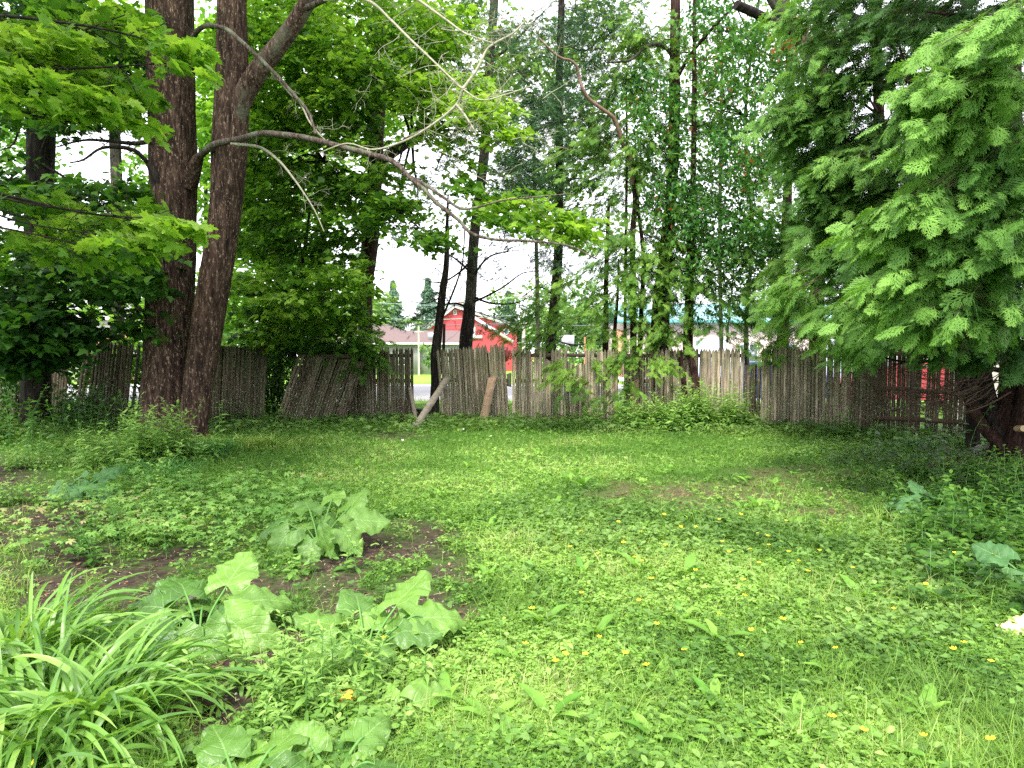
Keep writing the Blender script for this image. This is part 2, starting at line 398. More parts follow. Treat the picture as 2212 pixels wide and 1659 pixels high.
# ------------------------------------------------------------------ ground sheet with its bare patches
SOIL = [(1480, 1078, 210, 32, .62), (1330, 1062, 130, 14, .3), (1720, 1035, 150, 24, .62), (1790, 1090, 140, 40, .5), (1740, 1140, 60, 14, .5), (1850, 985, 60, 14, .4),
        (880, 1178, 130, 38, 1.1), (770, 1215, 120, 46, 1.05), (930, 1235, 110, 38, .9), (560, 1265, 120, 34, .9), (985, 1300, 70, 46, .8), (840, 1320, 180, 60, .95), (440, 1490, 110, 110, 1.25),
        (390, 1600, 90, 100, 1.15), (600, 1420, 100, 56, .9), (100, 1120, 200, 60, .95), (60, 1200, 190, 60, 1.1), (300, 1210, 180, 44, .95), (420, 1170, 180, 44, .5), (640, 1600, 110, 50, .9), (20, 1060, 90, 60, .8), (900, 1380, 110, 50, .6), (200, 1290, 200, 40, .9),
        (850, 940, 80, 9, .6), (520, 900, 200, 14, .3), (2100, 1010, 160, 40, .6), (2150, 1120, 120, 60, .4), (1180, 1400, 60, 20, .15)]
def soil(x, y):
    u, v = proj(x, np.maximum(y, 1.2)); m = np.zeros_like(x)
    for a, b, ra, rb, k in SOIL:
        q = ((u-a)/ra)**2+((v-b)/rb/1.2)**2
        m = np.maximum(m, k*np.clip(1.35-q*.75, 0, 1))
    n = .4*fbm(x*2.2, y*2.2, None, 3)+.6*fbm(x*7, y*5, None, 3)
    return np.clip(m*(3.2*n-.65)+(n-.62)*.5, 0, 1)
xs = np.concatenate([[-400, -120, -50, -25], np.linspace(-14, 14, 190), [25, 50, 120, 400]])
ys = np.concatenate([[-30, -6], np.linspace(.8, 20, 200), np.array([21.5, 23.2])])
XX, YY = np.meshgrid(xs, ys); ZZ = gz(XX, YY)*(np.abs(XX) < 15)
ZZ += .018*(fbm(XX*6, YY*6)-.5)*(YY < 19)*(np.abs(XX) < 15)
nx, ny = len(xs), len(ys); I = np.arange(ny-1)[:, None]*nx; J = np.arange(nx-1)[None]
F4 = np.stack([I+J, I+J+1, I+J+1+nx, I+J+nx], -1).reshape(-1, 4)
b = Buf(); b.add(np.stack([XX, YY, ZZ], -1).reshape(-1, 3), F4)
ground = b.build('yard_ground', [], smooth=True); ground['kind'] = 'structure'
at = ground.data.attributes.new('soil', 'FLOAT', 'POINT'); at.data.foreach_set('value', soil(XX.ravel(), YY.ravel()).astype(np.float32))
ra_ = soil(XX.ravel(), YY.ravel())*0; uu, vv_ = proj(XX.ravel(), np.maximum(YY.ravel(), 1.2)); ra_ = ((uu > 1150) & (vv_ < 1230)).astype(np.float32)
at = ground.data.attributes.new('mulch', 'FLOAT', 'POINT'); at.data.foreach_set('value', ra_)
t = NT('soil_and_moss'); v = t.coord((1, 1, 1)); n1 = t.noise(v, 14, 6, .7); n2 = t.noise(v, 55, 4, .6)
soilc = t.ramp(n1, [(.3, (.020, .014, .011)), (.55, (.065, .045, .036)), (.75, (.13, .095, .075))])
mul = t.ramp(n2, [(.3, (.03, .022, .014)), (.5, (.12, .080, .05)), (.72, (.30, .21, .15))])
bare = t.mix(t.math('MULTIPLY', t.attr('mulch'), .8), soilc, mul)
grn = t.ramp(n2, [(.25, (.025, .06, .012)), (.5, (.06, .15, .02)), (.75, (.12, .24, .04))])
t.done(t.pbsdf(t.mix(t.attr('soil'), grn, bare), .95, .1, n1, 1, .03)); ground.data.materials.append(t.m)
ground.name = 'yard_ground'
# beyond the fence: verge, road, far lawn (each a strip 4 mm above or beside the other)
def strip(name, y0, y1, z, mat, x0=-400, x1=400):
    b = Buf(); n = 60; X = np.linspace(x0, x1, n); V = [(x, y, z) for y in (y0, y1) for x in X]
    b.add(V, [(i, i+1, n+i+1, n+i) for i in range(n-1)]); o = b.build(name, mat); o['kind'] = 'structure'; return o
lawnm = plain('far_lawn', (.20, .38, .05, 1), .9, .1, .35, 2.5); asph = plain('asphalt', (.30, .29, .31, 1), .85, .2, .12, 8)
strip('grass_verge', 23.2, 24.6, 0, lawnm); strip('road', 24.6, 38.6, -.05, asph); strip('far_lawn', 38.6, 62, .0, lawnm)
strip('road', 38.45, 38.6, .02, plain('kerb', (.4, .4, .38, 1))).name = 'kerb'
strip('far_ground', 62, 900, -.02, lawnm)
lot = strip('parking_lot', 38.7, 75, .03, plain('pale_concrete', (.75, .74, .76, 1), .8, .2, .05), 7, 60)
lot.name = 'parking_lot'

# ------------------------------------------------------------------ fence
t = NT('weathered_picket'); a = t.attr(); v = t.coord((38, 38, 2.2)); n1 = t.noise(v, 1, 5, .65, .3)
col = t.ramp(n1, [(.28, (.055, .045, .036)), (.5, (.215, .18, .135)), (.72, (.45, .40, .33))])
col = t.mix(1, col, t.ramp(a, [(0, (.22, .19, .165)), (.4, (.72, .69, .64)), (1, (2.1, 2.05, 1.98))]), 'MULTIPLY')  # low tones paint tree shade into the left panels and backlit ones
ng = t.noise(t.coord((2.2, 2.2, .9)), 1.4, 4, .6)
col = t.mix(t.ramp(ng, [(.42, (0, 0, 0)), (.62, (.5, .5, .5))]), col, (.08, .10, .045, 1))
vo = t.noise(t.coord((46, 46, 26)), 1, 2, .5); sp = t.math('GREATER_THAN', vo, .63)
lz = t.n('SeparateXYZ'); t.l(t.n('TexCoord').outputs['Object'], lz.inputs[0])
col = t.mix(t.math('MULTIPLY', sp, t.ramp(t.math('DIVIDE', lz.outputs[2], 1.8), [(.1, (.9,)*3), (.8, (.3,)*3)])), col, (.50, .48, .43, 1))
M['picket'] = t.done(t.pbsdf(col, .9, .1, n1, .8, .01))
M['rail'] = plain('old_rail_wood', (.085, .06, .045, 1), .9, .1, .3, 10, .5)
M['plank'] = plain('grey_plank', (.20, .175, .14, 1), .85, .15, .35, 9, .5)
M['plank_warm'] = plain('warm_plank', (.33, .22, .15, 1), .85, .15, .35, 9, .5)
t = NT('pale_picket'); n1 = t.noise(t.coord((30, 30, 2)), 1, 4)
M['picket_pale'] = t.done(t.pbsdf(t.ramp(n1, [(.3, (.42, .38, .32)), (.7, (.72, .68, .60))]), .8, .15, n1, .5, .01))  # sunlit look put into a paler picket colour
def picket(buf, x, w, z0, z1, dep, y0, tone, sh=0, point=True, jag=0):
    prof = [(-.5, 0), (-.42, -.55), (-.2, -.9), (0, -1), (.2, -.9), (.42, -.55), (.5, 0)]
    n = len(prof); V = []
    hs = [z0, z1-(.075 if point else .004), z1]
    for k, z in enumerate(hs):
        s = (.22 if point else 1) if k == 2 else 1
        for px, py in prof:
            V.append((x+px*w*s+sh*z, y0+py*dep*(s if k == 2 else 1), z+(jag*random.uniform(-1, 1) if k else 0)))
    F = []
    for k in range(2):
        for j in range(n): F.append((k*n+j, k*n+(j+1) % n, (k+1)*n+(j+1) % n, (k+1)*n+j))
    buf.add(V, F, tone)
    c = len(V); buf.add(V[-n:]+[(x+sh*z1, y0-dep*.3, z1)], [(j, (j+1) % n, n) for j in range(n)], tone)
def fence_panel(label, u0, d0, u1, d1, h0, h1, lean=0, tilt=0, wpk=.074, gap=-.003, drop=(), tone=(.3, .8), rails=(.35, 1.0, 1.62), front=False, posts=(), mat='picket', gapr=.15, z0=-.05, point=True, miss=(), name='stockade_fence', group='stockade fence panels round the yard', topj=.02, toneg=None):
    A = np.array([(u0-1106)/FPX*d0, d0]); B = np.array([(u1-1106)/FPX*d1, d1]); L = float(np.linalg.norm(B-A))
    az = math.atan2(B[1]-A[1], B[0]-A[0])
    e = empty(name, (A[0], A[1], float(gz(A[0], A[1]))), label, 'fence', group, az)
    e.rotation_euler = (tilt, 0, az)
    b = Buf(); x = wpk/2; n = 0; lastt = .5
    while x < L:
        f = x/L; h = h0+(h1-h0)*f+random.uniform(-topj, topj); s = lean+random.uniform(-.008, .008)
        tn = random.uniform(*tone); lastt = tn
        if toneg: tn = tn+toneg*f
        ok = True; pt = point
        for a0, a1, hh in drop:
            if a0 <= f <= a1: h = hh+random.uniform(-.08, .03); pt = False
        for a0, a1 in miss:
            if a0 <= f <= a1: ok = False
        if ok: picket(b, x, wpk*random.uniform(.97, 1.04), z0, h, .026, -.022 if not front else .03, tn, s, pt, 0 if pt else .015)
        x += wpk+gap+(random.uniform(.004, .014) if random.random() < gapr else 0)
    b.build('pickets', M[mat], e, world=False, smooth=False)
    for z in rails:
        r = Buf(); sh = lean*z
        y0, y1 = (-.022, .03) if not front else (-.05, .0)
        r.box(sh+.01, L+sh-.01, y0+.003, y1, z-.045, z+.045)
        r.build('rail', M['rail'], e, world=False)
    for px, ph in posts:
        r = Buf(); q = [(px*L+lean*0, .09, -.1), (px*L+lean*ph*.5, .09, ph*.5), (px*L+lean*ph, .09, ph)]
        tube(r, q, [.06, .058, .055], 10, 3, .08); r.build('post', M['rail'], e, world=False)
    return e
FP = fence_panel
H = lambda v, d: 1.6+(770-v)*d/FPX
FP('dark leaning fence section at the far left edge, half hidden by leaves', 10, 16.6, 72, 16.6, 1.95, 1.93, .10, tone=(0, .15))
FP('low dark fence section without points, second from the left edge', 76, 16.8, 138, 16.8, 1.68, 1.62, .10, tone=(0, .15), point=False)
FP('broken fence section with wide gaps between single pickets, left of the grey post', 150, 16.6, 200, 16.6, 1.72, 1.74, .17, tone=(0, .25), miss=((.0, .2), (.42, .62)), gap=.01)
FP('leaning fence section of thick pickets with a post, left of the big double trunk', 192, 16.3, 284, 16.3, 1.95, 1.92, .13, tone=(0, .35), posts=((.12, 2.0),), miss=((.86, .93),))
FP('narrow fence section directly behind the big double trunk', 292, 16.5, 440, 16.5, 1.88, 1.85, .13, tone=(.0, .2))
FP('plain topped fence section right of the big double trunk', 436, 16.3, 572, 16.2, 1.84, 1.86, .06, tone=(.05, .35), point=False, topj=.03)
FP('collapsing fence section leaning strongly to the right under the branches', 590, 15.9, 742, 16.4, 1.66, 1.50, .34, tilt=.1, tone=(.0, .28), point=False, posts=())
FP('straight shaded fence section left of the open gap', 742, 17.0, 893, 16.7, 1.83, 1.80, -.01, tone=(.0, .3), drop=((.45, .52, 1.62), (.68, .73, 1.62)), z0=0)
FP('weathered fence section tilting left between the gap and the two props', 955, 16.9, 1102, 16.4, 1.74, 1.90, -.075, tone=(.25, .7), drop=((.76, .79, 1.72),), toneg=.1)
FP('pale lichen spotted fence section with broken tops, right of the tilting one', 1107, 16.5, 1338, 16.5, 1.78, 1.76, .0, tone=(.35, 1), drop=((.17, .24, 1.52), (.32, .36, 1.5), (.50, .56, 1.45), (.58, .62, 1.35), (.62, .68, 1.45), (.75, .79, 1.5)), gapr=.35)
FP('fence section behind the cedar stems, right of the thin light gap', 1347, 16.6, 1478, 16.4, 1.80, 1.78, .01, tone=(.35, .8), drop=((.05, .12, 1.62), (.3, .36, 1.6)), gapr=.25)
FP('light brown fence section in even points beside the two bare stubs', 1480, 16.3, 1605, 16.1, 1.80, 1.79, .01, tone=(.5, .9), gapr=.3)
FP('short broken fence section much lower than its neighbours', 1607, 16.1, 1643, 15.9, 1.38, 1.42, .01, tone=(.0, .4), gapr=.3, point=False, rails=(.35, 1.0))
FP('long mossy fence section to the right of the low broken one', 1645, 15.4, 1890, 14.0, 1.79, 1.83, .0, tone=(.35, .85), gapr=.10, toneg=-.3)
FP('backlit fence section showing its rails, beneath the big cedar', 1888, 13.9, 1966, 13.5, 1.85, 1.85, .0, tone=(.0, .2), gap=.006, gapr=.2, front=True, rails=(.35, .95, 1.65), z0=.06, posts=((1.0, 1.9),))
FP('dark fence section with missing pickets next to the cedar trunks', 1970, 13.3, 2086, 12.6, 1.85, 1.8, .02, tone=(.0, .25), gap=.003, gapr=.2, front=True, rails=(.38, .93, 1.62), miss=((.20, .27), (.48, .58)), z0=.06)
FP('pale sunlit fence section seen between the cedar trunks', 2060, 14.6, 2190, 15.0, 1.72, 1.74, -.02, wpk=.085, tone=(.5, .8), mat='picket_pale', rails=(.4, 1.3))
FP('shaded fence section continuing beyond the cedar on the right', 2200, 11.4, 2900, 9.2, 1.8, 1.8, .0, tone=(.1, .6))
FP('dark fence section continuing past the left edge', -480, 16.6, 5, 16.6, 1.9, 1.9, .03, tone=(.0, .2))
# props, stubs, stump
def plank(name, label, p0, p1, wd, th, mat, cat='plank', group=None, notch=True):
    p0, p1 = Vector(p0), Vector(p1); L = (p1-p0).length; b = Buf()
    n = 10; V = []; 
    for k in range(n+1):
        z = L*k/n; ww = wd*(1+.03*math.sin(k*1.7)); sk = .03 if k == n else 0
        for x, y in ((-ww/2, -th/2), (ww/2, -th/2), (ww/2, th/2), (-ww/2, th/2)): V.append((x, y, z+(sk*x/ww*2 if k == n else 0)+(.012*math.sin(x*90) if k in (0, n) else 0)))
    F = [(4*k+j, 4*k+(j+1) % 4, 4*k+4+(j+1) % 4, 4*k+4+j) for k in range(n) for j in range(4)]+[(3, 2, 1, 0), (4*n, 4*n+1, 4*n+2, 4*n+3)]
    b.add(V, F); o = b.build(name, mat); o.location = p0
    zq = (p1-p0).normalized(); yq = Vector((0, 1, 0)); yq = (yq-zq*yq.dot(zq)).normalized(); xq = yq.cross(zq)
    o.rotation_euler = Matrix((xq, yq, zq)).transposed().to_euler()
    return tag(o, label, cat, group)
plank('leaning_board', 'long grey board slanting up to the right beside the fence gap', P(893, 925, 15.0)*[1, 1, 0]+[0, 0, -.02], P(970, 812, 16.4), .15, .035, M['plank'])
plank('leaning_board', 'short light brown board propped steeply against the tilting fence section', P(1042, 908, 15.9)*[1, 1, 0]+[0, 0, .0], P(1064, 815, 16.4), .19, .05, M['plank_warm'])
plank('leaning_board', 'thin weathered lath leaning at the left side of the fence gap', P(900, 892, 16.3)*[1, 1, 0], P(886, 838, 16.55), .09, .03, M['plank'])
plank('fence_batten', 'square grey batten nailed to the right end of the tilting fence section', P(1100, 835, 16.55), P(1100, 806, 16.5), .11, .03, M['plank'], 'board')
plank('fence_board', 'brown board set against the pickets in the weeds near the cedar stems', P(1371, 880, 16.3)*[1, 1, 0], P(1371, 822, 16.4), .19, .04, M['plank_warm'])
def stub(label, pts, r):
    o3 = [P(*p) for p in pts]; o3[0][2] = -.05; b = Buf(); tube(b, o3, r, 14, 5, .10, 8, 2); 
    k = o3[2]; tube(b, [k, k+[.10, -.05, .06]], [.03, .018], 6, 1)
    tag(b.build('cut_stem', M['bark_cedar'], loc=o3[0], smooth=True), label, 'tree stem', 'bare cut stems leaning on the fence')
stub('bare reddish cut stem leaning left against the fence, left of its twin', [(1484, 880, 15.9), (1478, 830, 16.1), (1470, 780, 16.25), (1468, 758, 16.3)], [.07, .06, .055, .055])
stub('bare reddish cut stem leaning against the fence, taller right one', [(1506, 880, 15.6), (1502, 820, 15.9), (1492, 775, 16.1), (1486, 742, 16.2)], [.10, .085, .08, .085])
b = Buf(); g0 = P(912, 889, 17.2)*[1, 1, 0]; tube(b, [g0, g0+[0, 0, .15], g0+[.01, 0, .27]], [.22, .2, .19], 20, 3, .12, 8, 2)
tag(b.build('tree_stump', M['bark_dark'], loc=g0, smooth=True), 'low dark sawn stump standing in the fence gap', 'stump')
# ------------------------------------------------------------------ trees
def put(o3): return [P(*q) for q in o3]
def tree_root(name, label, u, d, group=None):
    x = (u-1106)/FPX*d
    return empty(name, (x, d, float(gz(x, d))-.02), label, 'tree', group)
def trunk(root, pts, rads, seg=40, sub=10, amp=.09, mat='bark_dark', flare=.0, name='trunk', kth=9):
    o3 = put(pts); b = Buf(); tube(b, o3, rads, seg, sub, amp, kth, 1.3, flare)
    return b.build(name, M[mat], root, smooth=True)
def limb(root, pts, r0, r1, mat='limb', seg=10, sub=8, amp=.12, name='branch', twigs=0, tl=.5, tmat=None, par=None, tdn=.0):
    o3 = np.array(put(pts)); n = len(o3); b = Buf()
    tube(b, o3, np.linspace(r0, r1, n), seg, sub, amp, 5, 4)
    if twigs:
        q = smoothpath(o3, 8)
        for k in range(twigs):
            i = random.randrange(len(q)//6, len(q)); grow(b, q[i], rand_dir(tdn), tl*random.uniform(.3, 1), r1*.6, 2)
    o = b.build(name, M[mat], root, smooth=True); return o
def rand_dir(dn=0):
    v = np.array([random.gauss(0, 1), random.gauss(0, .6), random.gauss(-dn, .6)]); return v/np.linalg.norm(v)
def grow(b, p, d, L, r, depth, bend=.35):
    pts = [p]; n = 5; dd = d.copy()
    for k in range(n):
        dd = dd+np.array([random.gauss(0, bend*.5), random.gauss(0, bend*.5), random.gauss(-.02, bend*.5)]); dd /= np.linalg.norm(dd)
        pts.append(pts[-1]+dd*L/n)
    tube(b, pts, np.linspace(r, max(r*.35, .0025), n+1), 4 if r < .012 else 6, 1, cap=False)
    if depth > 0:
        for k in range(random.choice((2, 3, 4))):
            i = random.randint(1, n); s = rand_dir(); s = s*.8+dd*.7; s /= np.linalg.norm(s)
            grow(b, pts[i], s, L*random.uniform(.35, .65), r*.55, depth-1, bend)
def blobpts(bl):
    u, v, ru, rv, d, dd, n = bl[:7]
    r = np.sqrt(U(0, 1, n)); a = U(0, 6.283, n)
    return PA(u+ru*r*np.cos(a), v+rv*r*np.sin(a), d+U(-dd, dd, n))
def crown_sprays(root, blobs, tmpl, mat, leaf, per=16, L=.55, wd=.28, layer=.05, droop=.35, ctr=None, twm='twig_dark', name='foliage', lsc=.35, twr=.004, pitch=(-.9, .1), twig=True):
    b = Buf(); tb = Buf()
    for bl in blobs:
        cs = blobpts(bl); tonal = bl[7] if len(bl) > 7 else .5
        n = len(cs)
        if n == 0: continue
        yaw = np.arctan2(cs[:, 1]-ctr[1], cs[:, 0]-ctr[0])+N(.7, n) if ctr is not None else U(0, 6.28, n)
        clump = np.clip(tonal+.9*(fbm(cs[:, 0]*1.1, cs[:, 1]*1.1, cs[:, 2]*1.6, 2)-.5)+N(.08, n), 0, 1)
        fx, fy = np.cos(yaw), np.sin(yaw); Ls = L*U(.7, 1.3, n); dr = droop*U(.3, 1.4, n)
        tt = U(0, 1, (n, per)); lat = N(wd*.5, (n, per)) if wd else 0
        along = (tt-.3)*Ls[:, None]
        px = cs[:, 0][:, None]+fx[:, None]*along-fy[:, None]*lat; py = cs[:, 1][:, None]+fy[:, None]*along+fx[:, None]*lat
        pz = cs[:, 2][:, None]-dr[:, None]*np.abs(along)**1.5*1.2-.25*np.abs(lat)+N(layer, (n, per))
        pos = np.stack([px, py, pz], -1).reshape(-1, 3); m = len(pos)
        R = rots(np.repeat(yaw, per)-1.57+np.sign(lat).reshape(-1)*-.6+N(.6, m), U(pitch[0], pitch[1], m), N(.45, m))
        scatter(b, tmpl, pos, R, leaf*U(1-lsc, 1+lsc, m), np.clip(np.repeat(clump, per)+N(.2, m), 0, 1))
        if twig:
            k = n; p0 = np.stack([cs[:, 0]-fx*Ls*.45, cs[:, 1]-fy*Ls*.45, cs[:, 2]-.02], -1); p1 = cs; p2 = np.stack([cs[:, 0]+fx*Ls*.6, cs[:, 1]+fy*Ls*.6, cs[:, 2]-dr*(Ls*.6)**1.5], -1)
            for i in range(0, k, 2): tube(tb, [p0[i], p1[i], p2[i]], [twr, twr*.8, twr*.4], 3, 1, cap=False)
    if twig and tb.V: return b.merge(tb).build(name, [M[mat], M[twm]], root)
    return b.build(name, M[mat], root)
def connect(root, p_from, blobs, r0=.035, mat='bark_dark', k=1, sag=.15):
    b = Buf()
    for bl in blobs:
        for j in range(k):
            q = P(bl[0]+random.uniform(-.4, .4)*bl[2], bl[1]+random.uniform(-.3, .3)*bl[3], bl[4]+random.uniform(-.5, .5)*bl[5])
            s = p_from[random.randrange(len(p_from))]; s = np.array(s)
            best = min(p_from, key=lambda a: np.linalg.norm(np.array(a)-q)+random.uniform(0, .8)); s = np.array(best)
            m1 = s*.6+q*.4+[0, 0, sag*random.uniform(.2, 1.5)]; m2 = s*.25+q*.75+rand_dir()*.12
            tube(b, [s, m1, m2, q], [r0, r0*.7, r0*.45, r0*.2], 6, 5, .1, 5, 4)
            for z in range(3): grow(b, m2*.5+q*.5, rand_dir(), random.uniform(.4, .9), r0*.22, 1)
    return b.build('branches', M[mat], root, smooth=True)
# 1 --- the big double trunk
mp = tree_root('maple_tree', 'large double trunked maple with flecked red brown bark rising from the weeds', 400, 13.6)
D1 = 13.9
trunk(mp, [(368, 962, D1), (367, 900, D1), (364, 850, D1), (363, 750, D1), (370, 600, D1), (374, 430, D1), (371, 200, D1), (367, 0, D1), (362, -160, D1)],
      [.62, .55, .50, .455, .45, .435, .435, .445, .44], 110, 22, .065, 'bark_red', .30, kth=16)
D2 = 13.45
trunk(mp, [(412, 975, D2), (415, 930, D2), (424, 860, D2), (440, 750, D2), (465, 600, D2), (487, 450, D2), (497, 300, D2), (502, 150, D2), (501, 0, D2), (500, -160, D2)],
      [.34, .27, .265, .29, .30, .295, .325, .30, .265, .25], 90, 22, .06, 'bark_red', .28, kth=13)
trunk(mp, [(504, 330, 13.42), (508, 270, 13.4), (528, 205, 13.3), (560, 150, 13.2), (600, 100, 13.1), (640, 45, 13), (668, 0, 12.9), (720, -60, 12.8)], [.10, .17, .19, .18, .165, .15, .14, .12], 60, 16, .06, 'bark_fork', name='limb')
trunk(mp, [(408, 400, 13.75), (424, 352, 13.5), (432, 335, 13.4)], [.16, .115, .075], 24, 6, .2, 'bark_red', name='branch_collar')
trunk(mp, [(345, 400, 13.6), (333, 372, 13.5), (322, 352, 13.45)], [.14, .09, .06], 20, 6, .25, 'bark_dark', name='branch_collar')
limb(mp, [(428, 342, 13.5), (445, 325, 13.2), (470, 310, 12.9), (520, 300, 12.6), (560, 289, 12.3), (600, 290, 12), (660, 298, 11.7), (730, 315, 11.4), (800, 333, 11.2), (850, 350, 11), (885, 383, 10.9), (915, 408, 10.8), (945, 440, 10.7), (990, 475, 10.5), (1020, 505, 10.4), (1075, 518, 10.3), (1130, 520, 10.2), (1200, 526, 10), (1240, 535, 9.9), (1290, 560, 9.8)], .068, .010, twigs=9, tl=.5)
limb(mp, [(885, 383, 10.9), (920, 400, 10.8), (960, 428, 10.7), (995, 450, 10.6), (1030, 448, 10.5), (1080, 434, 10.4), (1150, 426, 10.3), (1240, 418, 10.2)], .03, .008, twigs=8, tl=.5)
limb(mp, [(418, 80, 13.4), (428, 65, 13), (450, 55, 12.8), (488, 63, 12.6), (520, 88, 12.4), (560, 125, 12.2), (600, 165, 12), (640, 210, 11.9), (665, 240, 11.8), (683, 290, 11.7)], .05, .02, twigs=3, tl=.3)
limb(mp, [(590, 155, 12.1), (625, 200, 12), (650, 225, 11.9), (668, 262, 11.8), (690, 290, 11.8), (705, 305, 11.8)], .022, .008, twigs=4, tl=.5, mat='twig_pale')
limb(mp, [(500, 310, 12.7), (560, 318, 12.5), (600, 345, 12.3), (630, 380, 12.2), (655, 415, 12.1), (680, 455, 12), (700, 500, 11.9)], .03, .007, twigs=8, tl=.5, mat='twig_pale')
limb(mp, [(655, 20, 12.9), (700, 0, 12.6), (740, -20, 12.4)], .06, .04)
limb(mp, [(320, 352, 13.5), (290, 325, 13.3), (250, 318, 13.2), (215, 322, 13.1), (180, 345, 13), (150, 352, 12.9)], .045, .012, 'bark_dark', twigs=10, tl=.8)
limb(mp, [(325, 305, 13.5), (290, 310, 13.4), (240, 305, 13.3), (180, 303, 13.2), (120, 318, 13.1)], .05, .012, 'bark_dark', twigs=10, tl=.8)
for q in ([(700, 0, 12), (790, 0, 11.5), (844, 43, 11.3), (879, 78, 11.2), (932, 128, 11), (965, 160, 10.9), (1000, 192, 10.8), (1040, 216, 10.7), (1090, 205, 10.7), (1150, 185, 10.7)],
          [(1000, 192, 10.8), (986, 226, 10.9), (943, 263, 11), (879, 302, 11.1), (808, 323, 11.2), (750, 310, 11.3), (690, 330, 11.4)],
          [(1000, 192, 10.8), (1030, 150, 10.9), (1050, 110, 11), (1068, 94, 11), (1110, 70, 11.2), (1150, 30, 11.4), (1200, 0, 11.6)],
          [(860, -30, 11.8), (904, 0, 11.7), (968, 46, 11.5), (1003, 71, 11.4), (1040, 85, 11.3), (1068, 94, 11.2)],
          [(986, 226, 10.9), (1005, 250, 10.8), (1030, 290, 10.7)]):
    limb(mp, q, .024, .008, 'twig_pale', twigs=9, tl=.6, name='dead_branch')
# light sprays that hang in front of the trunk from the near boughs
ctr = P(200, 100, 7)
near_m = tree_root('maple_tree', 'near maple whose lime leaf sprays hang over the upper left corner', -420, 7.5)
trunk(near_m, [(-420, 1260, 7.5), (-420, 700, 7.5), (-430, 0, 7.5), (-440, -500, 7.5)], [.28, .22, .2, .18], 24, 6)
nb = [(40, 90, 120, 40, 8.0, .5, 34, .9), (40, 175, 110, 30, 7.6, .4, 26, .95), (150, 215, 75, 25, 7.6, .4, 20, .95), (170, 160, 100, 30, 8.2, .5, 18, .5), (255, 40, 45, 28, 8.2, .4, 8, .9),
      (370, 96, 50, 14, 7.9, .2, 6, .85), (375, 138, 40, 10, 7.8, .2, 2, .7), (140, 40, 150, 50, 9, .6, 34, .45), (215, 205, 80, 40, 8.4, .5, 16, .35), (300, 258, 40, 16, 7.8, .3, 3, .7), (300, 205, 25, 20, 8, .3, 2, .3)]
crown_sprays(near_m, [(-100, -500, 420, 300, 9, 3.5, 150, .5), (-200, 300, 160, 300, 9, 3, 60, .5), (-700, -1000, 900, 500, 6, 3.5, 260, .5)], T_MAPLE2, 'maple', .17, 16, .8, .4, .06, .3, twig=False, name='upper_foliage')  # unseen overhead crown, added to shade the left lawn and fence
crown_sprays(mp, [(400, -420, 420, 260, 13, 3.5, 150, .5), (700, -300, 220, 140, 14, 3, 60, .5)], T_MAPLE2, 'maple', .17, 16, .9, .4, .06, .3, twig=False)  # crown above the frame, added to shade the fence zone
crown_sprays(near_m, nb, T_MAPLE, 'maple', .155, 15, .55, .26, .035, .3, ctr=P(-300, 50, 7.5), twm='twig_brown')
connect(near_m, [P(-430, 0, 7.5), P(-425, 200, 7.5), P(-430, 300, 7.5)], [q for q in nb if q[6]], .03, k=1)
low_m = [(280, 460, 60, 36, 8.0, .5, 11, .6), (385, 487, 60, 8, 7.2, .2, 5, .85), (270, 512, 80, 16, 7.4, .3, 10, .8), (190, 470, 100, 30, 8.4, .5, 16, .55), (60, 520, 110, 40, 8.8, .6, 16, .5), (250, 545, 60, 20, 7.6, .3, 6, .7), (345, 470, 25, 14, 7.1, .2, 3, .9), (50, 430, 90, 26, 8.5, .4, 8, .6)]
crown_sprays(near_m, low_m, T_MAPLE, 'maple', .15, 14, .5, .24, .03, .35, ctr=P(-300, 400, 7.5), twm='twig_brown', name='lower_foliage')
connect(near_m, [P(-425, 420, 7.5)], low_m, .022, k=1)
# 2 --- dark maple behind on the left
m2 = tree_root('maple_tree', 'dark trunked maple standing by the fence near the left edge', 78, 15.2)
trunk(m2, [(78, 915, 15.2), (80, 700, 15.2), (84, 450, 15.2), (90, 250, 15.2), (95, 0, 15.2)], [.30, .27, .27, .26, .22], 40, 12)
c2 = P(85, 300, 15.2)
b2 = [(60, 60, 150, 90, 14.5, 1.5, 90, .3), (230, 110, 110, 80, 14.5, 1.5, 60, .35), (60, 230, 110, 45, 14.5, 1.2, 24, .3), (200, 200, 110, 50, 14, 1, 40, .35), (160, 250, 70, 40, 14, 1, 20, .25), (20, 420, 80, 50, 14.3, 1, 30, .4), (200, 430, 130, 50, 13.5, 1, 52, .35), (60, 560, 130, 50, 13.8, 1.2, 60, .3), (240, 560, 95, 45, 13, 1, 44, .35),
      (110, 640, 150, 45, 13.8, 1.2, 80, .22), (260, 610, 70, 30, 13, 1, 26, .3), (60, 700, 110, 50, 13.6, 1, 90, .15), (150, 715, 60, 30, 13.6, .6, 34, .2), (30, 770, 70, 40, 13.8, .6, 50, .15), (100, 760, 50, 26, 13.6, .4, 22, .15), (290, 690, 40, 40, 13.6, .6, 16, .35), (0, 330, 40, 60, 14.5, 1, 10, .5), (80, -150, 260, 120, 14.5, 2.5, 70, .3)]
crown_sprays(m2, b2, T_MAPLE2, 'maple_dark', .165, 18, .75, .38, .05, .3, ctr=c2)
connect(m2, [P(84, v_, 15.2) for v_ in (100, 250, 350, 450, 560)], b2, .04, k=1)
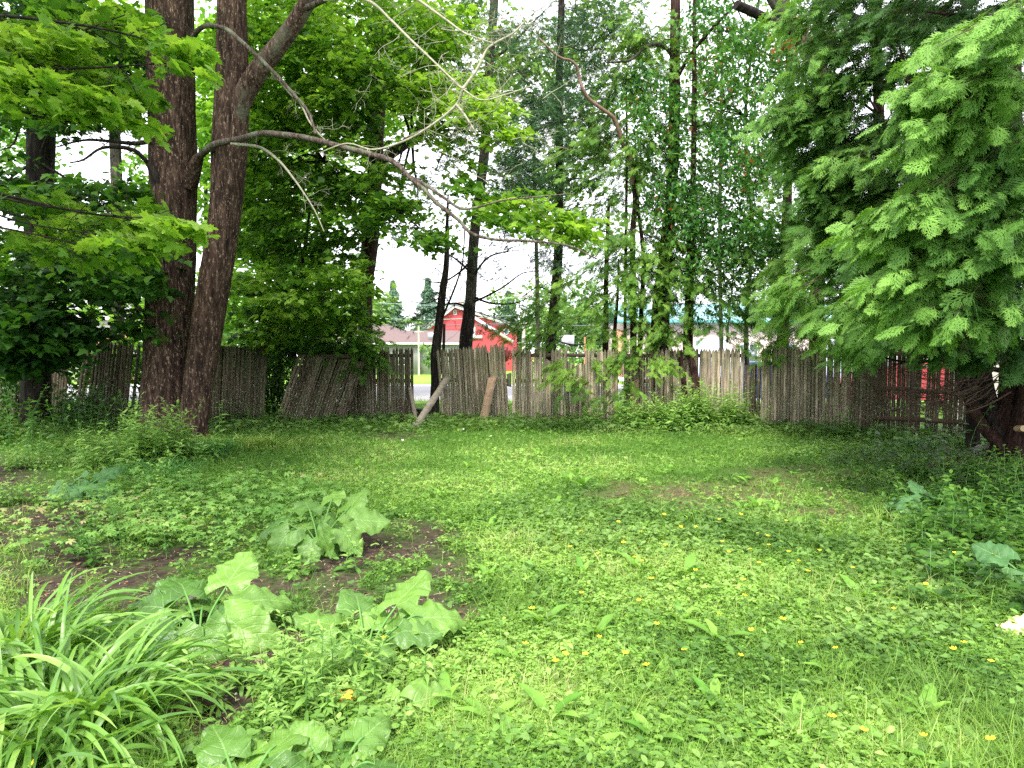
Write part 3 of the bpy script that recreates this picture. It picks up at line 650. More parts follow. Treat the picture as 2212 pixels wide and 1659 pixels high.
# backdrop maples beyond the fence on the left
m2b = tree_root('maple_tree', 'bright backlit maple growing beyond the fence at the far left', 210, 24)
trunk(m2b, [(250, 868, 24), (255, 500, 24), (240, 100, 24)], [.25, .2, .15], 20, 8, mat='bark_grey')
b2b = [(60, 130, 220, 160, 24, 2, 90, .5), (240, 620, 130, 60, 24, 2, 44, .85), (300, 450, 60, 140, 24, 2, 40, .6), (40, 620, 120, 120, 24, 2, 60, .7), (470, 170, 70, 120, 23, 2, 60, .8), (330, 690, 50, 50, 24, 2, 24, .95), (470, 400, 60, 140, 23, 2, 50, .6), (310, 750, 50, 40, 24, 1, 20, .95)]
crown_sprays(m2b, b2b, T_MAPLE2, 'maple_lime', .24, 16, 1.2, .7, .12, .3, twig=False)
# 3 --- maple behind the fence, centre left
m3 = tree_root('maple_tree', 'leaning maple behind the fence whose crown fills the upper middle left', 790, 18.5)
trunk(m3, [(787, 880, 18.5), (789, 711, 18.5), (789, 622, 18.4), (800, 516, 18.2), (808, 400, 18.2), (815, 270, 18.2), (822, 150, 18.2), (815, 0, 18.2)], [.20, .19, .20, .22, .20, .19, .16, .12], 40, 12, .08, 'bark_cedar')
limb(m3, [(812, 350, 18.2), (850, 328, 17.6), (890, 299, 17.2), (915, 270, 17), (940, 247, 16.8), (990, 215, 16.5)], .15, .07, 'bark_grey', 14)
limb(m3, [(812, 270, 18.2), (790, 225, 17.8), (773, 200, 17.5), (740, 150, 17)], .12, .06, 'bark_dark', 12)
limb(m3, [(800, 516, 18.2), (770, 480, 17.8), (745, 400, 17.4), (700, 350, 17)], .07, .03, 'bark_dark', twigs=5)
c3 = P(815, 250, 18.2)
b3 = [(620, 60, 130, 80, 16, 1.6, 80, .5), (800, 60, 150, 80, 15.5, 1.5, 90, .7), (950, 60, 80, 70, 15.5, 1, 36, .75), (700, 170, 130, 70, 16, 1.5, 80, .5), (850, 170, 120, 60, 15.5, 1, 60, .7), (960, 190, 90, 40, 14.6, .8, 34, .85), (1020, 235, 80, 35, 14, .7, 32, .95), (1080, 280, 35, 25, 13.8, .4, 10, 1.0),
      (620, 280, 110, 60, 16.5, 1.5, 60, .45), (730, 290, 90, 50, 16, 1.4, 40, .5), (950, 285, 60, 35, 15, .8, 18, .7), (780, 240, 60, 50, 17, 1, 24, .3), (640, 400, 130, 70, 16.5, 1.4, 90, .35), (780, 430, 80, 60, 15.5, 1.2, 44, .55), (840, 450, 55, 40, 15, .8, 26, .6), (590, 510, 80, 60, 16.5, 1.2, 60, .3), (700, 530, 90, 50, 16.4, 1.2, 50, .35),
      (830, 370, 45, 26, 15.4, .6, 12, .7), (560, 150, 60, 110, 17, 1, 60, .4), (545, 380, 50, 120, 17.4, 1, 60, .4), (740, -130, 300, 110, 16, 2.5, 90, .5), (520, 60, 40, 90, 17.5, .8, 40, .6), (600, 330, 90, 120, 17.6, .6, 60, .6), (700, 80, 160, 100, 17.6, .8, 70, .8), (920, 510, 45, 24, 14, .6, 9, .3), (900, 480, 30, 30, 15, .5, 5, .6)]
crown_sprays(m3, b3, T_MAPLE2, 'maple', .155, 18, .7, .36, .045, .3, ctr=c3)
connect(m3, [P(800, 516, 18.2), P(810, 400, 18.2), P(815, 270, 18.2), P(820, 150, 18.2), P(890, 299, 17.2), P(700, 350, 17)], b3, .04, k=1)
b3l = [(600, 610, 90, 40, 15.6, .8, 44, .45), (700, 620, 80, 40, 15, .8, 36, .6), (720, 590, 70, 20, 14.4, .4, 14, .85), (640, 650, 70, 25, 14.6, .5, 20, .8), (760, 690, 50, 40, 15.8, .6, 24, .45), (560, 690, 60, 50, 16, .6, 34, .35), (670, 690, 80, 30, 15.8, .5, 32, .4), (780, 600, 40, 40, 15.4, .5, 12, .7), (600, 730, 80, 25, 16, .5, 24, .3), (740, 740, 50, 26, 15.9, .4, 16, .3)]
m4 = tree_root('maple_sapling', 'low spreading maple leaves over the collapsing fence section', 650, 17)
trunk(m4, [(640, 908, 17), (635, 750, 17), (650, 600, 16.8), (670, 450, 16.6)], [.07, .06, .05, .03], 12, 6)
crown_sprays(m3, [(1060, 425, 50, 20, 13, .5, 8, .6), (1090, 455, 90, 26, 12.6, .6, 22, .75), (1180, 480, 80, 24, 12.4, .6, 20, .75), (1240, 505, 50, 22, 12.3, .5, 9, .8), (1010, 395, 50, 22, 13.2, .5, 8, .5), (1250, 470, 50, 20, 12.6, .5, 6, .7), (1130, 420, 60, 16, 12.8, .4, 7, .5), (930, 520, 40, 22, 14, .5, 6, .3), (1010, 350, 30, 30, 16, .5, 4, .6)], T_MAPLE2, 'maple', .14, 16, .5, .28, .03, .25, ctr=P(800, 400, 14), name='overhanging_foliage')
crown_sprays(m4, b3l, T_MAPLE2, 'maple', .135, 18, .55, .3, .03, .25, ctr=P(650, 600, 17))
connect(m4, [P(635, 750, 17), P(640, 650, 16.9)], b3l, .02, k=1)
m5 = tree_root('cedar_tree', 'shaded cedar growing behind the collapsing fence section', 700, 17.8)
trunk(m5, [(700, 895, 17.8), (695, 700, 17.8), (700, 450, 17.8)], [.12, .1, .07], 16, 6, mat='bark_cedar')
# backdrop behind centre-left
m3b = tree_root('maple_tree', 'yellow green maple well beyond the fence behind the double trunk', 600, 28)
trunk(m3b, [(600, 854, 28), (605, 500, 28), (600, 100, 28)], [.25, .2, .15], 20, 8, mat='bark_grey')
b3b = [(600, 150, 170, 160, 28, 2.5, 80, .5), (600, 420, 140, 140, 28, 2.5, 90, .6), (640, 640, 160, 100, 28, 2.5, 110, .9), (780, 560, 25, 120, 27, 1, 10, .6), (740, 280, 90, 120, 28, 2, 36, .5), (480, 650, 60, 90, 28, 2, 50, .8), (500, 780, 90, 40, 27, 1, 40, .8)]
crown_sprays(m3b, b3b, T_MAPLE2, 'maple_lime', .27, 16, 1.3, .8, .14, .3, twig=False)
# crooked dark stem
cs_ = tree_root('crooked_tree', 'thin crooked dark stem beside the pine, at the fence gap', 938, 17.1)
trunk(cs_, [(938, 893, 17.1), (940, 830, 17.1), (941, 765, 17.1), (948, 700, 17.1), (957, 623, 17), (964, 573, 17), (966, 480, 17), (968, 420, 17)], [.12, .11, .12, .105, .09, .07, .04, .02], 16, 8, .14)
limb(cs_, [(943, 850, 17.1), (950, 800, 17.1), (957, 770, 17.1), (960, 700, 17.05)], .06, .03, 'bark_dark')
limb(cs_, [(948, 700, 17.1), (958, 680, 17), (975, 640, 16.8), (990, 600, 16.7), (1000, 560, 16.6), (1005, 470, 16.6)], .03, .015, 'bark_dark', twigs=6, tl=.9)
limb(cs_, [(957, 640, 17), (920, 655, 16.9), (880, 650, 16.8), (850, 655, 16.7)], .018, .006, 'bark_dark', twigs=7, tl=.7)
# pine
pn = tree_root('pine_tree', 'tall white pine with darker base and drooping bare branches right of the gap', 1008, 18.4)
trunk(pn, [(1006, 878, 18.4), (1006, 747, 18.4), (1012, 690, 18.4), (1017, 640, 18.4), (1024, 516, 18.4), (1038, 400, 18.3), (1048, 310, 18.3), (1057, 142, 18.2), (1068, 0, 18.2), (1075, -150, 18.2)], [.17, .165, .16, .15, .135, .13, .13, .12, .11, .09], 30, 12, .07, 'bark_grey')
b = Buf(); tube(b, put([(1006, 880, 18.4), (1006, 747, 18.4), (1012, 690, 18.4), (1015, 655, 18.4)]), [.185, .18, .17, .152], 30, 10, .08); b.build('dark_base_bark', M['bark_dark'], pn, smooth=True)  # darker bark layer round the lower trunk
for q in ([(1015, 655, 18.4), (1050, 640, 18), (1090, 618, 17.6), (1130, 590, 17.2), (1180, 585, 17)], [(1020, 600, 18.4), (1050, 560, 18), (1085, 545, 17.7), (1130, 540, 17.4)], [(1022, 560, 18.4), (990, 590, 18), (950, 610, 17.6), (900, 600, 17.4)],
          [(1030, 480, 18.4), (1080, 470, 18), (1130, 480, 17.6)], [(1020, 640, 18.4), (1060, 655, 18), (1110, 655, 17.7), (1150, 640, 17.4)], [(1012, 665, 18.3), (980, 655, 18), (940, 665, 17.8), (890, 690, 17.5)], [(1018, 590, 18.3), (985, 560, 18), (950, 540, 17.8)]):
    limb(pn, q, .035, .008, 'twig_dark', 7, twigs=10, tl=.9, name='dead_branch')
for q in ([(1045, 330, 18.3), (1090, 300, 18), (1150, 285, 17.6), (1230, 250, 17.2)], [(1050, 200, 18.3), (1095, 170, 18), (1160, 150, 17.6)], [(1055, 130, 18.3), (1090, 110, 18), (1140, 60, 17.6), (1190, 10, 17.4)], [(1050, 250, 18.3), (1010, 260, 18), (970, 300, 17.7), (940, 370, 17.6)], [(1062, 60, 18.3), (1100, 90, 17.8), (1125, 160, 17.5), (1165, 210, 17.2)], [(1046, 160, 18.3), (1020, 190, 18), (1000, 250, 17.8)]):
    limb(pn, q, .05, .012, 'bark_grey', 8, twigs=9, tl=1.0)
def needles(root, blobs, size=.27, per=14, L=.7, name='foliage', mat='pine', up=.0):
    b = Buf(); tb = Buf()
    for bl in blobs:
        bl = list(bl); bl[6] = int(bl[6]*1.6); cs = blobpts(bl); n = len(cs); tonal = bl[7]
        yaw = U(0, 6.28, n); f = np.stack([np.cos(yaw), np.sin(yaw), np.full(n, -.25+up)], -1)
        for k in range(per):
            tt = U(-.5, .6, n)*L; pos = cs+f*tt[:, None]+rg.normal(0, .09, (n, 3))
            R = rots(yaw-1.57+N(.9, n), U(-1.1, .3, n), U(0, 6.28, n))
            scatter(b, T_TUFT[k % 3], pos, R, size*U(.7, 1.3, n), np.clip(tonal+N(.2, n), 0, 1))
        for i in range(n): tube(tb, [cs[i]-f[i]*L*.5, cs[i], cs[i]+f[i]*L*.6], [.008, .006, .003], 3, 1, cap=False)
    b.merge(tb).build(name, [M[mat], M['twig_dark']], root)
pb = [(1160, 330, 70, 110, 17.4, .8, 62, .5), (1180, 220, 70, 40, 17.6, .8, 26, .45), (1130, 390, 80, 50, 17.6, .8, 30, .5), (1110, 110, 60, 60, 17.8, .8, 20, .5), (1030, 40, 80, 50, 18, .8, 14, .45), (1200, 40, 60, 40, 17.8, .8, 12, .4), (1000, 330, 50, 50, 18, .5, 8, .3), (1080, 470, 60, 40, 17.8, .6, 8, .3), (920, 380, 60, 60, 18.2, .6, 8, .5), (1060, 560, 60, 50, 18, .6, 6, .2), (970, 600, 50, 50, 18, .6, 4, .2), (1000, 140, 30, 60, 18, .5, 6, .4), (1075, 680, 60, 40, 18.3, .5, 5, .5), (860, 500, 50, 40, 18.5, .6, 4, .5), (1100, -120, 150, 80, 18, 1.5, 30, .4), (890, 690, 60, 20, 18.3, .5, 4, .3)]
needles(pn, pb)
# stem 6: spruce with cedar leaves low
s6 = tree_root('spruce_tree', 'straight dark spruce trunk rising behind the pale fence section', 1190, 18)
trunk(s6, [(1188, 880, 18), (1190, 747, 18), (1201, 622, 18), (1207, 516, 18), (1209, 300, 18), (1209, 142, 18), (1213, 0, 18), (1213, -150, 18)], [.16, .14, .13, .115, .10, .09, .085, .06], 24, 10, .08)
for q in ([(1208, 400, 18), (1250, 385, 17.6), (1300, 400, 17.2)], [(1209, 340, 18), (1250, 335, 17.6), (1300, 330, 17.3)], [(1210, 90, 18), (1260, 110, 17.6), (1290, 90, 17.3)], [(1205, 520, 18), (1260, 516, 17.6), (1290, 522, 17.2)], [(1200, 640, 18), (1165, 620, 17.6), (1130, 640, 17.3)], [(1209, 240, 18), (1180, 220, 17.6)]):
    limb(s6, q, .03, .008, 'twig_dark', 7, twigs=9, tl=.8, name='dead_branch')
needles(s6, [(1200, 560, 45, 30, 17.6, .6, 14, .3), (1280, 60, 60, 60, 17.6, .6, 34, .3), (1240, 130, 70, 60, 17.6, .7, 30, .3), (1290, 170, 60, 50, 17.8, .7, 24, .35), (1250, 260, 60, 60, 17.7, .7, 22, .3), (1190, 520, 60, 30, 17.6, .5, 8, .3), (1240, 470, 60, 40, 17.6, .5, 6, .3), (1350, 30, 60, 50, 17.8, .7, 18, .4), (1250, -130, 120, 80, 18, 1, 24, .3)], .2, 14, .6)
# cedars
def cedar_fol(root, blobs, tmpls, mat, size, ctr, L=.8, per=9, name='foliage', pitch=(-.95, .05), face=-.25, twr=.006):
    b = Buf(); tb = Buf()
    for bl in blobs:
        cs = blobpts(bl); n = len(cs); tonal = bl[7]
        if not n: continue
        yaw = np.arctan2(cs[:, 1]-ctr[1], cs[:, 0]-ctr[0])+N(.55, n)
        f = np.stack([np.cos(yaw), np.sin(yaw), -.35-.3*U(0, 1, n)], -1); sd_ = np.stack([-np.sin(yaw), np.cos(yaw), 0*yaw], -1)
        cl = tonal+.8*(fbm(cs[:, 0]*1.5, cs[:, 1]*1.5, cs[:, 2]*2, 2)-.5)
        for k in range(per):
            t = (k+.5)/per; s = -1 if k % 2 else 1
            tt = (t-.4)*L; pos = cs+f*tt+sd_*(s*.05)[..., None] if False else cs+f*tt+sd_*(s*.04)+rg.normal(0, .03, (n, 3))
            pos[:, 2] -= .25*max(tt, 0)**2
            R = rots(yaw-1.57-s*.75*(1-t*.8)+N(.25, n), U(pitch[0], pitch[1], n), N(.5, n)+face)
            scatter(b, tmpls[(k*3+k//2) % 4], pos, R, size*(1.15-.35*t)*U(.6, 1.35, n), np.clip(cl+.25*(t-.5)+N(.1, n), 0, 1))
        for i in range(n): tube(tb, [cs[i]-f[i]*L*.5, cs[i], cs[i]+f[i]*L*.5-np.array([0, 0, .04])], [twr, twr*.8, twr*.4], 3, 1, cap=False)
    b.merge(tb).build(name, [M[mat], M['twig_brown']], root)
def cedar_tree(label, u, d, stems, blobs, size=.27, mat='cedar_far', **k):
    r = tree_root('cedar_tree', label, u, d, None)
    for s, rr in stems: trunk(r, s, rr, 18, 8, .13, 'bark_cedar', kth=7)
    blobs = [tuple(q[:6])+(max(1, int(q[6]*(.75 if q[1] < 735 else .5))),)+tuple(q[7:]) if q[1] > 560 else q for q in blobs]
    cedar_fol(r, blobs, T_CEDAR2, mat, size, P(stems[0][0][2][0], stems[0][0][2][1], d), **k)
    return r
xt = [(1000, 60, 60, 60, 17.5, .8, 14, .6), (1110, 160, 70, 60, 17.2, .7, 16, .6), (1260, 330, 60, 80, 17, .7, 26, .6), (1180, 470, 60, 40, 17, .6, 10, .6), (1400, 330, 60, 90, 17, .7, 30, .65), (1450, 560, 60, 60, 16.8, .6, 20, .65), (1420, 90, 70, 70, 17, .7, 20, .6), (1520, 330, 60, 120, 17.2, .7, 26, .55), (1560, 120, 70, 90, 17.4, .7, 20, .55), (1640, 450, 60, 100, 16.6, .7, 26, .45)]
c7 = cedar_tree('slender cedar with bare reddish stems, left of the multi stemmed one', 1305, 17.4,
    [([(1308, 882, 17.4), (1308, 754, 17.4), (1309, 622, 17.4), (1312, 520, 17.4), (1316, 430, 17.4)], [.08, .075, .06, .05, .03]), ([(1322, 882, 17.6), (1326, 740, 17.6), (1334, 640, 17.6), (1336, 560, 17.6)], [.05, .05, .035, .02])],
    [(1300, 600, 60, 50, 17, .6, 20, .5), (1240, 640, 60, 40, 16.8, .5, 14, .55), (1170, 690, 50, 40, 16.8, .5, 14, .4), (1200, 600, 30, 50, 17.2, .4, 8, .6), (1260, 700, 60, 30, 17, .5, 10, .6), (1185, 745, 50, 20, 16.7, .4, 8, .5), (1330, 690, 50, 40, 16.8, .5, 16, .65), (1280, 480, 50, 50, 17, .5, 10, .5), (1120, 700, 30, 30, 17, .4, 8, .3), (1180, 800, 45, 14, 16.1, .2, 8, .75), (1245, 815, 50, 16, 16, .2, 9, .8)])
limb(c7, [(1305, 720, 17.4), (1290, 735, 17), (1250, 745, 16.6), (1210, 738, 16.4), (1180, 720, 16.3)], .02, .012, 'bark_dark', twigs=5)
c8 = cedar_tree('multi stemmed cedar with a long stripped branch reaching up left', 1368, 17.2,
    [([(1372, 882, 17.2), (1368, 750, 17.2), (1368, 622, 17.2), (1366, 516, 17.2), (1372, 430, 17.2), (1362, 348, 17.1)], [.085, .08, .08, .07, .07, .06]),
     ([(1380, 880, 17.3), (1384, 700, 17.3), (1390, 560, 17.3), (1378, 440, 17.3), (1372, 300, 17.3)], [.06, .06, .05, .04, .02]), ([(1352, 880, 17.3), (1350, 700, 17.3), (1352, 520, 17.3), (1354, 300, 17.3), (1352, 150, 17.3)], [.04, .04, .04, .03, .015])],
    [(1350, 560, 70, 50, 16.8, .6, 26, .5), (1400, 600, 60, 60, 16.7, .6, 26, .6), (1360, 640, 60, 40, 16.6, .6, 18, .6), (1330, 490, 50, 50, 16.8, .6, 14, .5), (1420, 480, 50, 60, 17, .6, 18, .5), (1310, 380, 50, 70, 17.3, .6, 26, .4), (1290, 290, 50, 60, 17.5, .6, 26, .4), (1350, 220, 60, 60, 17.4, .6, 22, .5), (1360, 330, 50, 40, 17.4, .6, 12, .5), (1390, 120, 60, 60, 17.4, .6, 24, .55), (1330, 60, 50, 40, 17.4, .6, 12, .5),
     (1320, 780, 40, 26, 16.1, .3, 14, .75), (1380, 770, 60, 26, 16, .3, 18, .75), (1420, 790, 40, 18, 15.9, .2, 8, .8), (1340, 830, 40, 18, 16, .2, 8, .5), (1300, 870, 50, 14, 15.9, .2, 9, .2), (1260, 845, 40, 10, 16, .2, 6, .25), (1350, -100, 120, 80, 17, 1, 20, .4), (1410, 700, 40, 50, 16.6, .4, 18, .65)])
limb(c8, [(1366, 400, 17.1), (1362, 340, 17), (1345, 310, 16.9), (1338, 285, 16.8), (1326, 255, 16.7), (1300, 235, 16.6), (1272, 213, 16.5), (1258, 190, 16.4), (1252, 170, 16.4), (1246, 145, 16.3), (1232, 130, 16.2), (1215, 126, 16.2), (1196, 115, 16.1), (1180, 98, 16), (1164, 82, 16)], .058, .018, 'bark_strip', 12, 6, .2, name='stripped_branch')
c9 = cedar_tree('thick old cedar with dark red bark behind the fence, centre right', 1422, 17.2,
    [([(1422, 882, 17.2), (1422, 700, 17.2), (1432, 600, 17.2), (1445, 480, 17.2), (1456, 300, 17.2), (1458, 120, 17.2), (1460, -60, 17.2)], [.20, .19, .17, .15, .14, .13, .11]), ([(1440, 880, 17.3), (1440, 700, 17.3), (1445, 600, 17.3), (1448, 480, 17.3)], [.08, .07, .07, .05])],
    [(1440, 560, 60, 50, 16.9, .5, 20, .5), (1420, 650, 50, 50, 16.6, .4, 18, .6), (1400, 730, 30, 30, 16.4, .3, 8, .6), (1460, 440, 50, 50, 17, .5, 12, .45), (1430, 730, 50, 24, 16.3, .3, 8, .6), (1440, 330, 50, 60, 17, .5, 9, .5), (1450, 200, 50, 50, 17, .5, 6, .5), (1400, 40, 60, 40, 17, .5, 10, .5), (1480, 620, 50, 50, 16.7, .5, 14, .5)])
limb(c9, [(1458, 130, 17.2), (1440, 105, 17), (1415, 95, 16.8), (1390, 105, 16.7), (1360, 130, 16.6), (1310, 135, 16.5)], .06, .02, 'bark_grey', twigs=6)
limb(c9, [(1462, 170, 17.2), (1490, 120, 17), (1540, 60, 16.8), (1600, 0, 16.6)], .05, .03, 'bark_cedar', twigs=6)
c10 = cedar_tree('thin straight cedar just right of the thick old one', 1488, 16.9,
    [([(1486, 882, 16.9), (1486, 740, 16.9), (1490, 620, 16.9), (1494, 500, 16.9), (1498, 350, 16.9), (1500, 200, 16.9), (1500, 0, 16.9)], [.12, .12, .10, .09, .07, .06, .04])],
    [(1530, 620, 60, 30, 16.5, .5, 16, .45), (1500, 660, 60, 40, 16.4, .4, 16, .5), (1570, 690, 60, 26, 16.3, .4, 12, .3), (1550, 720, 50, 16, 16.2, .3, 5, .3), (1480, 560, 40, 40, 16.7, .4, 8, .5), (1540, 560, 60, 40, 16.7, .5, 12, .4), (1490, 130, 40, 60, 16.9, .4, 5, .5), (1600, 660, 60, 30, 16.4, .5, 16, .35), (1610, 740, 40, 20, 16.3, .3, 6, .35)])
c11 = cedar_tree('dark cedar behind the low broken fence section, left of its neighbour', 1692, 16.8,
    [([(1688, 882, 16.8), (1690, 750, 16.8), (1694, 600, 16.8), (1700, 450, 16.8), (1704, 300, 16.8), (1706, 120, 16.8), (1700, 0, 16.8)], [.13, .13, .12, .11, .10, .09, .07])],
    [(1690, 600, 50, 50, 16.4, .5, 14, .3), (1690, 730, 30, 40, 15.4, .3, 18, .45), (1680, 770, 24, 20, 15.2, .2, 8, .5), (1650, 640, 50, 40, 16, .4, 16, .35), (1720, 500, 50, 60, 16.4, .5, 16, .3), (1640, 560, 50, 40, 16.3, .5, 10, .35)])
cedar_fol(c8, xt, T_CEDAR2, 'cedar_far', .27, P(1368, 350, 17.2), L=.7, per=9, name='upper_foliage')
c12 = cedar_tree('dark reddish cedar trunk behind the long mossy fence section', 1768, 15.6,
    [([(1764, 900, 15.6), (1764, 680, 15.6), (1770, 550, 15.6), (1776, 400, 15.6), (1774, 250, 15.6), (1765, 0, 15.6)], [.15, .15, .15, .14, .13, .10])],
    [(1740, 640, 60, 50, 14.6, .6, 24, .5), (1720, 680, 60, 40, 14, .4, 20, .7), (1700, 600, 60, 40, 14.6, .5, 16, .5), (1800, 600, 70, 60, 14.6, .6, 30, .4), (1760, 540, 70, 60, 14.6, .6, 30, .4), (1830, 680, 60, 40, 13.6, .5, 26, .55), (1780, 720, 60, 26, 13.6, .4, 16, .7), (1740, 400, 70, 60, 14.6, .6, 24, .45), (1830, 480, 60, 60, 14.4, .6, 26, .35)])
# small-leaved tree in the loose middle right
vt = tree_root('buckthorn_tree', 'loose small leaved tree with reddish seed clusters, sky showing through', 1620, 18)
trunk(vt, [(1618, 880, 18), (1612, 700, 18), (1625, 500, 18), (1610, 250, 18), (1640, 0, 18)], [.07, .06, .05, .04, .03], 12, 8, .1, 'bark_grey')
limb(vt, [(1571, 740, 17), (1575, 680, 17), (1582, 620, 17), (1586, 560, 17)], .02, .014, 'twig_pale', name='bare_stem')
vb = [(1530, 60, 70, 70, 17, 1.2, 50, .5), (1620, 130, 80, 90, 17, 1.2, 90, .5), (1540, 220, 60, 90, 17, 1.2, 50, .5), (1620, 300, 90, 60, 17, 1.2, 80, .5), (1530, 380, 50, 60, 17, 1, 34, .55), (1640, 370, 70, 50, 16.8, 1, 56, .45), (1560, 480, 80, 60, 16.6, 1, 90, .4), (1630, 540, 80, 60, 16.6, 1, 90, .35), (1500, 520, 40, 60, 16.6, .8, 30, .5), (1560, 640, 60, 50, 16.8, .8, 26, .4), (1430, 270, 60, 100, 16.8, .8, 60, .55), (1440, 420, 60, 60, 16.8, .8, 50, .55), (1390, 200, 50, 60, 17, .8, 24, .55), (1680, 60, 70, 60, 16.6, 1, 50, .6), (1720, 160, 60, 50, 16.4, 1, 34, .5), (1590, -100, 170, 80, 17, 1.5, 50, .5), (1480, 440, 30, 40, 16.6, .5, 14, .5)]
vb = [q[:6]+(int(q[6]*1.7), q[7]) for q in vb]
crown_sprays(vt, vb, T_OVAL, 'vine', .115, 13, .5, .3, .10, .5, twm='twig_dark', lsc=.3, pitch=(-1.4, .4))
connect(vt, [P(1612, 700, 18), P(1625, 500, 18), P(1610, 250, 18), P(1630, 100, 18)], vb, .022, mat='bark_dark', k=2)
# leaning trunk upper right
lt = tree_root('leaning_tree', 'leaning old trunk half hidden in cedar foliage at the upper right', 1850, 15)
trunk(lt, [(1872, 905, 15.2), (1850, 600, 15.2), (1800, 250, 15), (1735, 90, 15), (1700, 40, 15), (1640, -60, 15)], [.2, .19, .18, .17, .16, .14], 24, 10, .1, 'bark_grey')
limb(lt, [(1700, 60, 15), (1674, 50, 14.8), (1650, 38, 14.7), (1631, 28, 14.6), (1590, 10, 14.4)], .11, .09, 'bark_dark', 12)
limb(lt, [(1920, 75, 13), (1887, 57, 13), (1860, 45, 13), (1838, 35, 13), (1790, 0, 13)], .09, .07, 'bark_dark', 12)
crown_sprays(lt, [(1690, 470, 70, 50, 15.6, .6, 26, .5), (1760, 90, 60, 60, 15, .7, 30, .85), (1700, 320, 40, 60, 15.5, .5, 16, .5), (1350, 480, 1, 1, 15, .3, 0, .5)], T_OVAL, 'vine', .13, 13, .5, .3, .1, .4)
# middle right cedar
cm = tree_root('cedar_tree', 'tall dense cedar between the leaning trunk and the near one', 1905, 15.4)
trunk(cm, [(1905, 920, 15.4), (1900, 700, 15.2), (1900, 300, 14), (1890, 0, 13)], [.12, .11, .1, .09], 18, 8, .1, 'bark_cedar')
cb = [(1760, 200, 90, 60, 11.6, .7, 40, .6), (1720, 250, 60, 40, 11.2, .5, 22, .6), (1830, 130, 90, 80, 11.6, .8, 50, .55), (1800, 290, 90, 50, 11.6, .7, 42, .5), (1850, 380, 90, 60, 11.5, .7, 46, .5), (1770, 350, 60, 50, 11.5, .6, 24, .5), (1860, 20, 120, 50, 11.6, .8, 36, .35), (1820, 450, 80, 50, 11.4, .6, 34, .5), (1800, 520, 70, 50, 11.2, .6, 28, .5), (1870, 560, 80, 60, 11, .7, 40, .35), (1900, 640, 60, 50, 10.6, .5, 30, .35), (1950, 250, 70, 120, 11.4, .8, 60, .3), (1950, 450, 60, 120, 11.2, .8, 60, .3), (1740, 20, 60, 30, 12, .6, 10, .8), (1920, -120, 200, 90, 11.5, 1.2, 50, .4), (1760, 430, 40, 40, 11.4, .5, 10, .45), (1960, 60, 60, 70, 11.4, .6, 30, .25), (1835, 355, 50, 30, 10.6, .3, 10, .8)]
cedar_fol(cm, cb, T_CEDAR2, 'cedar', .30, P(1950, 300, 12.4), L=.75, per=11)
connect(cm, [P(1900, v_, 14) for v_ in (100, 250, 400, 550, 700)], cb, .03, 'bark_cedar', 1)
# near cedar on the right
cn = tree_root('cedar_tree', 'large near cedar with bright drooping sprays and dark split trunks at the right edge', 2165, 10.6)
trunk(cn, [(2185, 1008, 10.6), (2180, 960, 10.6), (2176, 900, 10.6), (2180, 800, 10.7), (2185, 600, 10.7), (2190, 300, 10.7), (2190, 0, 10.7)], [.30, .24, .15, .12, .12, .11, .09], 40, 12, .14, 'bark_cedar', .2)
trunk(cn, [(2215, 1000, 10.3), (2222, 900, 10.3), (2240, 780, 10.4), (2250, 500, 10.4)], [.34, .22, .18, .14], 30, 10, .14, 'bark_cedar')
trunk(cn, [(2180, 960, 10.5), (2150, 915, 10.7), (2135, 870, 10.8), (2125, 820, 10.9), (2118, 740, 11), (2110, 600, 11)], [.20, .15, .13, .12, .10, .09], 24, 10, .12, 'bark_dark')
trunk(cn, [(2180, 985, 10.4), (2150, 950, 10.5), (2125, 925, 10.6), (2105, 890, 10.7), (2088, 850, 10.8), (2070, 790, 10.9), (2060, 700, 11)], [.10, .095, .085, .08, .075, .06, .05], 20, 10, .2, 'bark_cedar')
trunk(cn, [(2100, 975, 11.6), (2102, 900, 11.6), (2108, 820, 11.6), (2110, 700, 11.6)], [.11, .10, .09, .07], 20, 8, .12, 'bark_dark')
b = Buf(); q = P(2197, 926, 10.2); tube(b, [q, q+[-.03, -.17, .02]], [.05, .045], 12, 1); b.build('cut_stub', plain('cut_wood', (.5, .36, .22, 1)), cn)
for k in range(34):
    u1 = random.uniform(1840, 2060); v1 = random.uniform(800, 905); u0 = random.uniform(2080, 2190); v0 = random.uniform(770, 860); d0 = random.uniform(10.2, 10.8); d1 = d0-random.uniform(-1, 1.6)
    sg = random.uniform(25, 70); b = Buf() if k == 0 else b
    pts = [P(u0+(u1-u0)*t+random.uniform(-4, 4), v0+(v1-v0)*t*.6+sg*math.sin(t*2.6)*(1-.3*t)-30*t*t*(k % 3), d0+(d1-d0)*t) for t in np.linspace(0, 1, 8)]
    tube(b, pts, np.linspace(.009, .0022, 8)*random.uniform(.7, 1.5), 5, 3, cap=False)
    for z in range(2): grow(b, pts[random.randint(3, 7)], np.array([-.8, random.uniform(-.3, .3), random.uniform(-.2, .4)]), random.uniform(.25, .6), .004, 1)
b.build('bare_boughs', M['twig_brown'], cn, smooth=True)
limb(cn, [(1830, 800, 9.6), (1870, 815, 9.6), (1930, 845, 9.7), (1980, 870, 9.8), (2040, 860, 10), (2110, 835, 10.4)], .006, .016, 'twig_brown', twigs=6, name='bare_bough')
limb(cn, [(2160, 800, 10.5), (2050, 780, 10.2), (1960, 782, 10), (1900, 770, 9.8)], .04, .012, 'bark_dark', twigs=5, name='bare_bough')
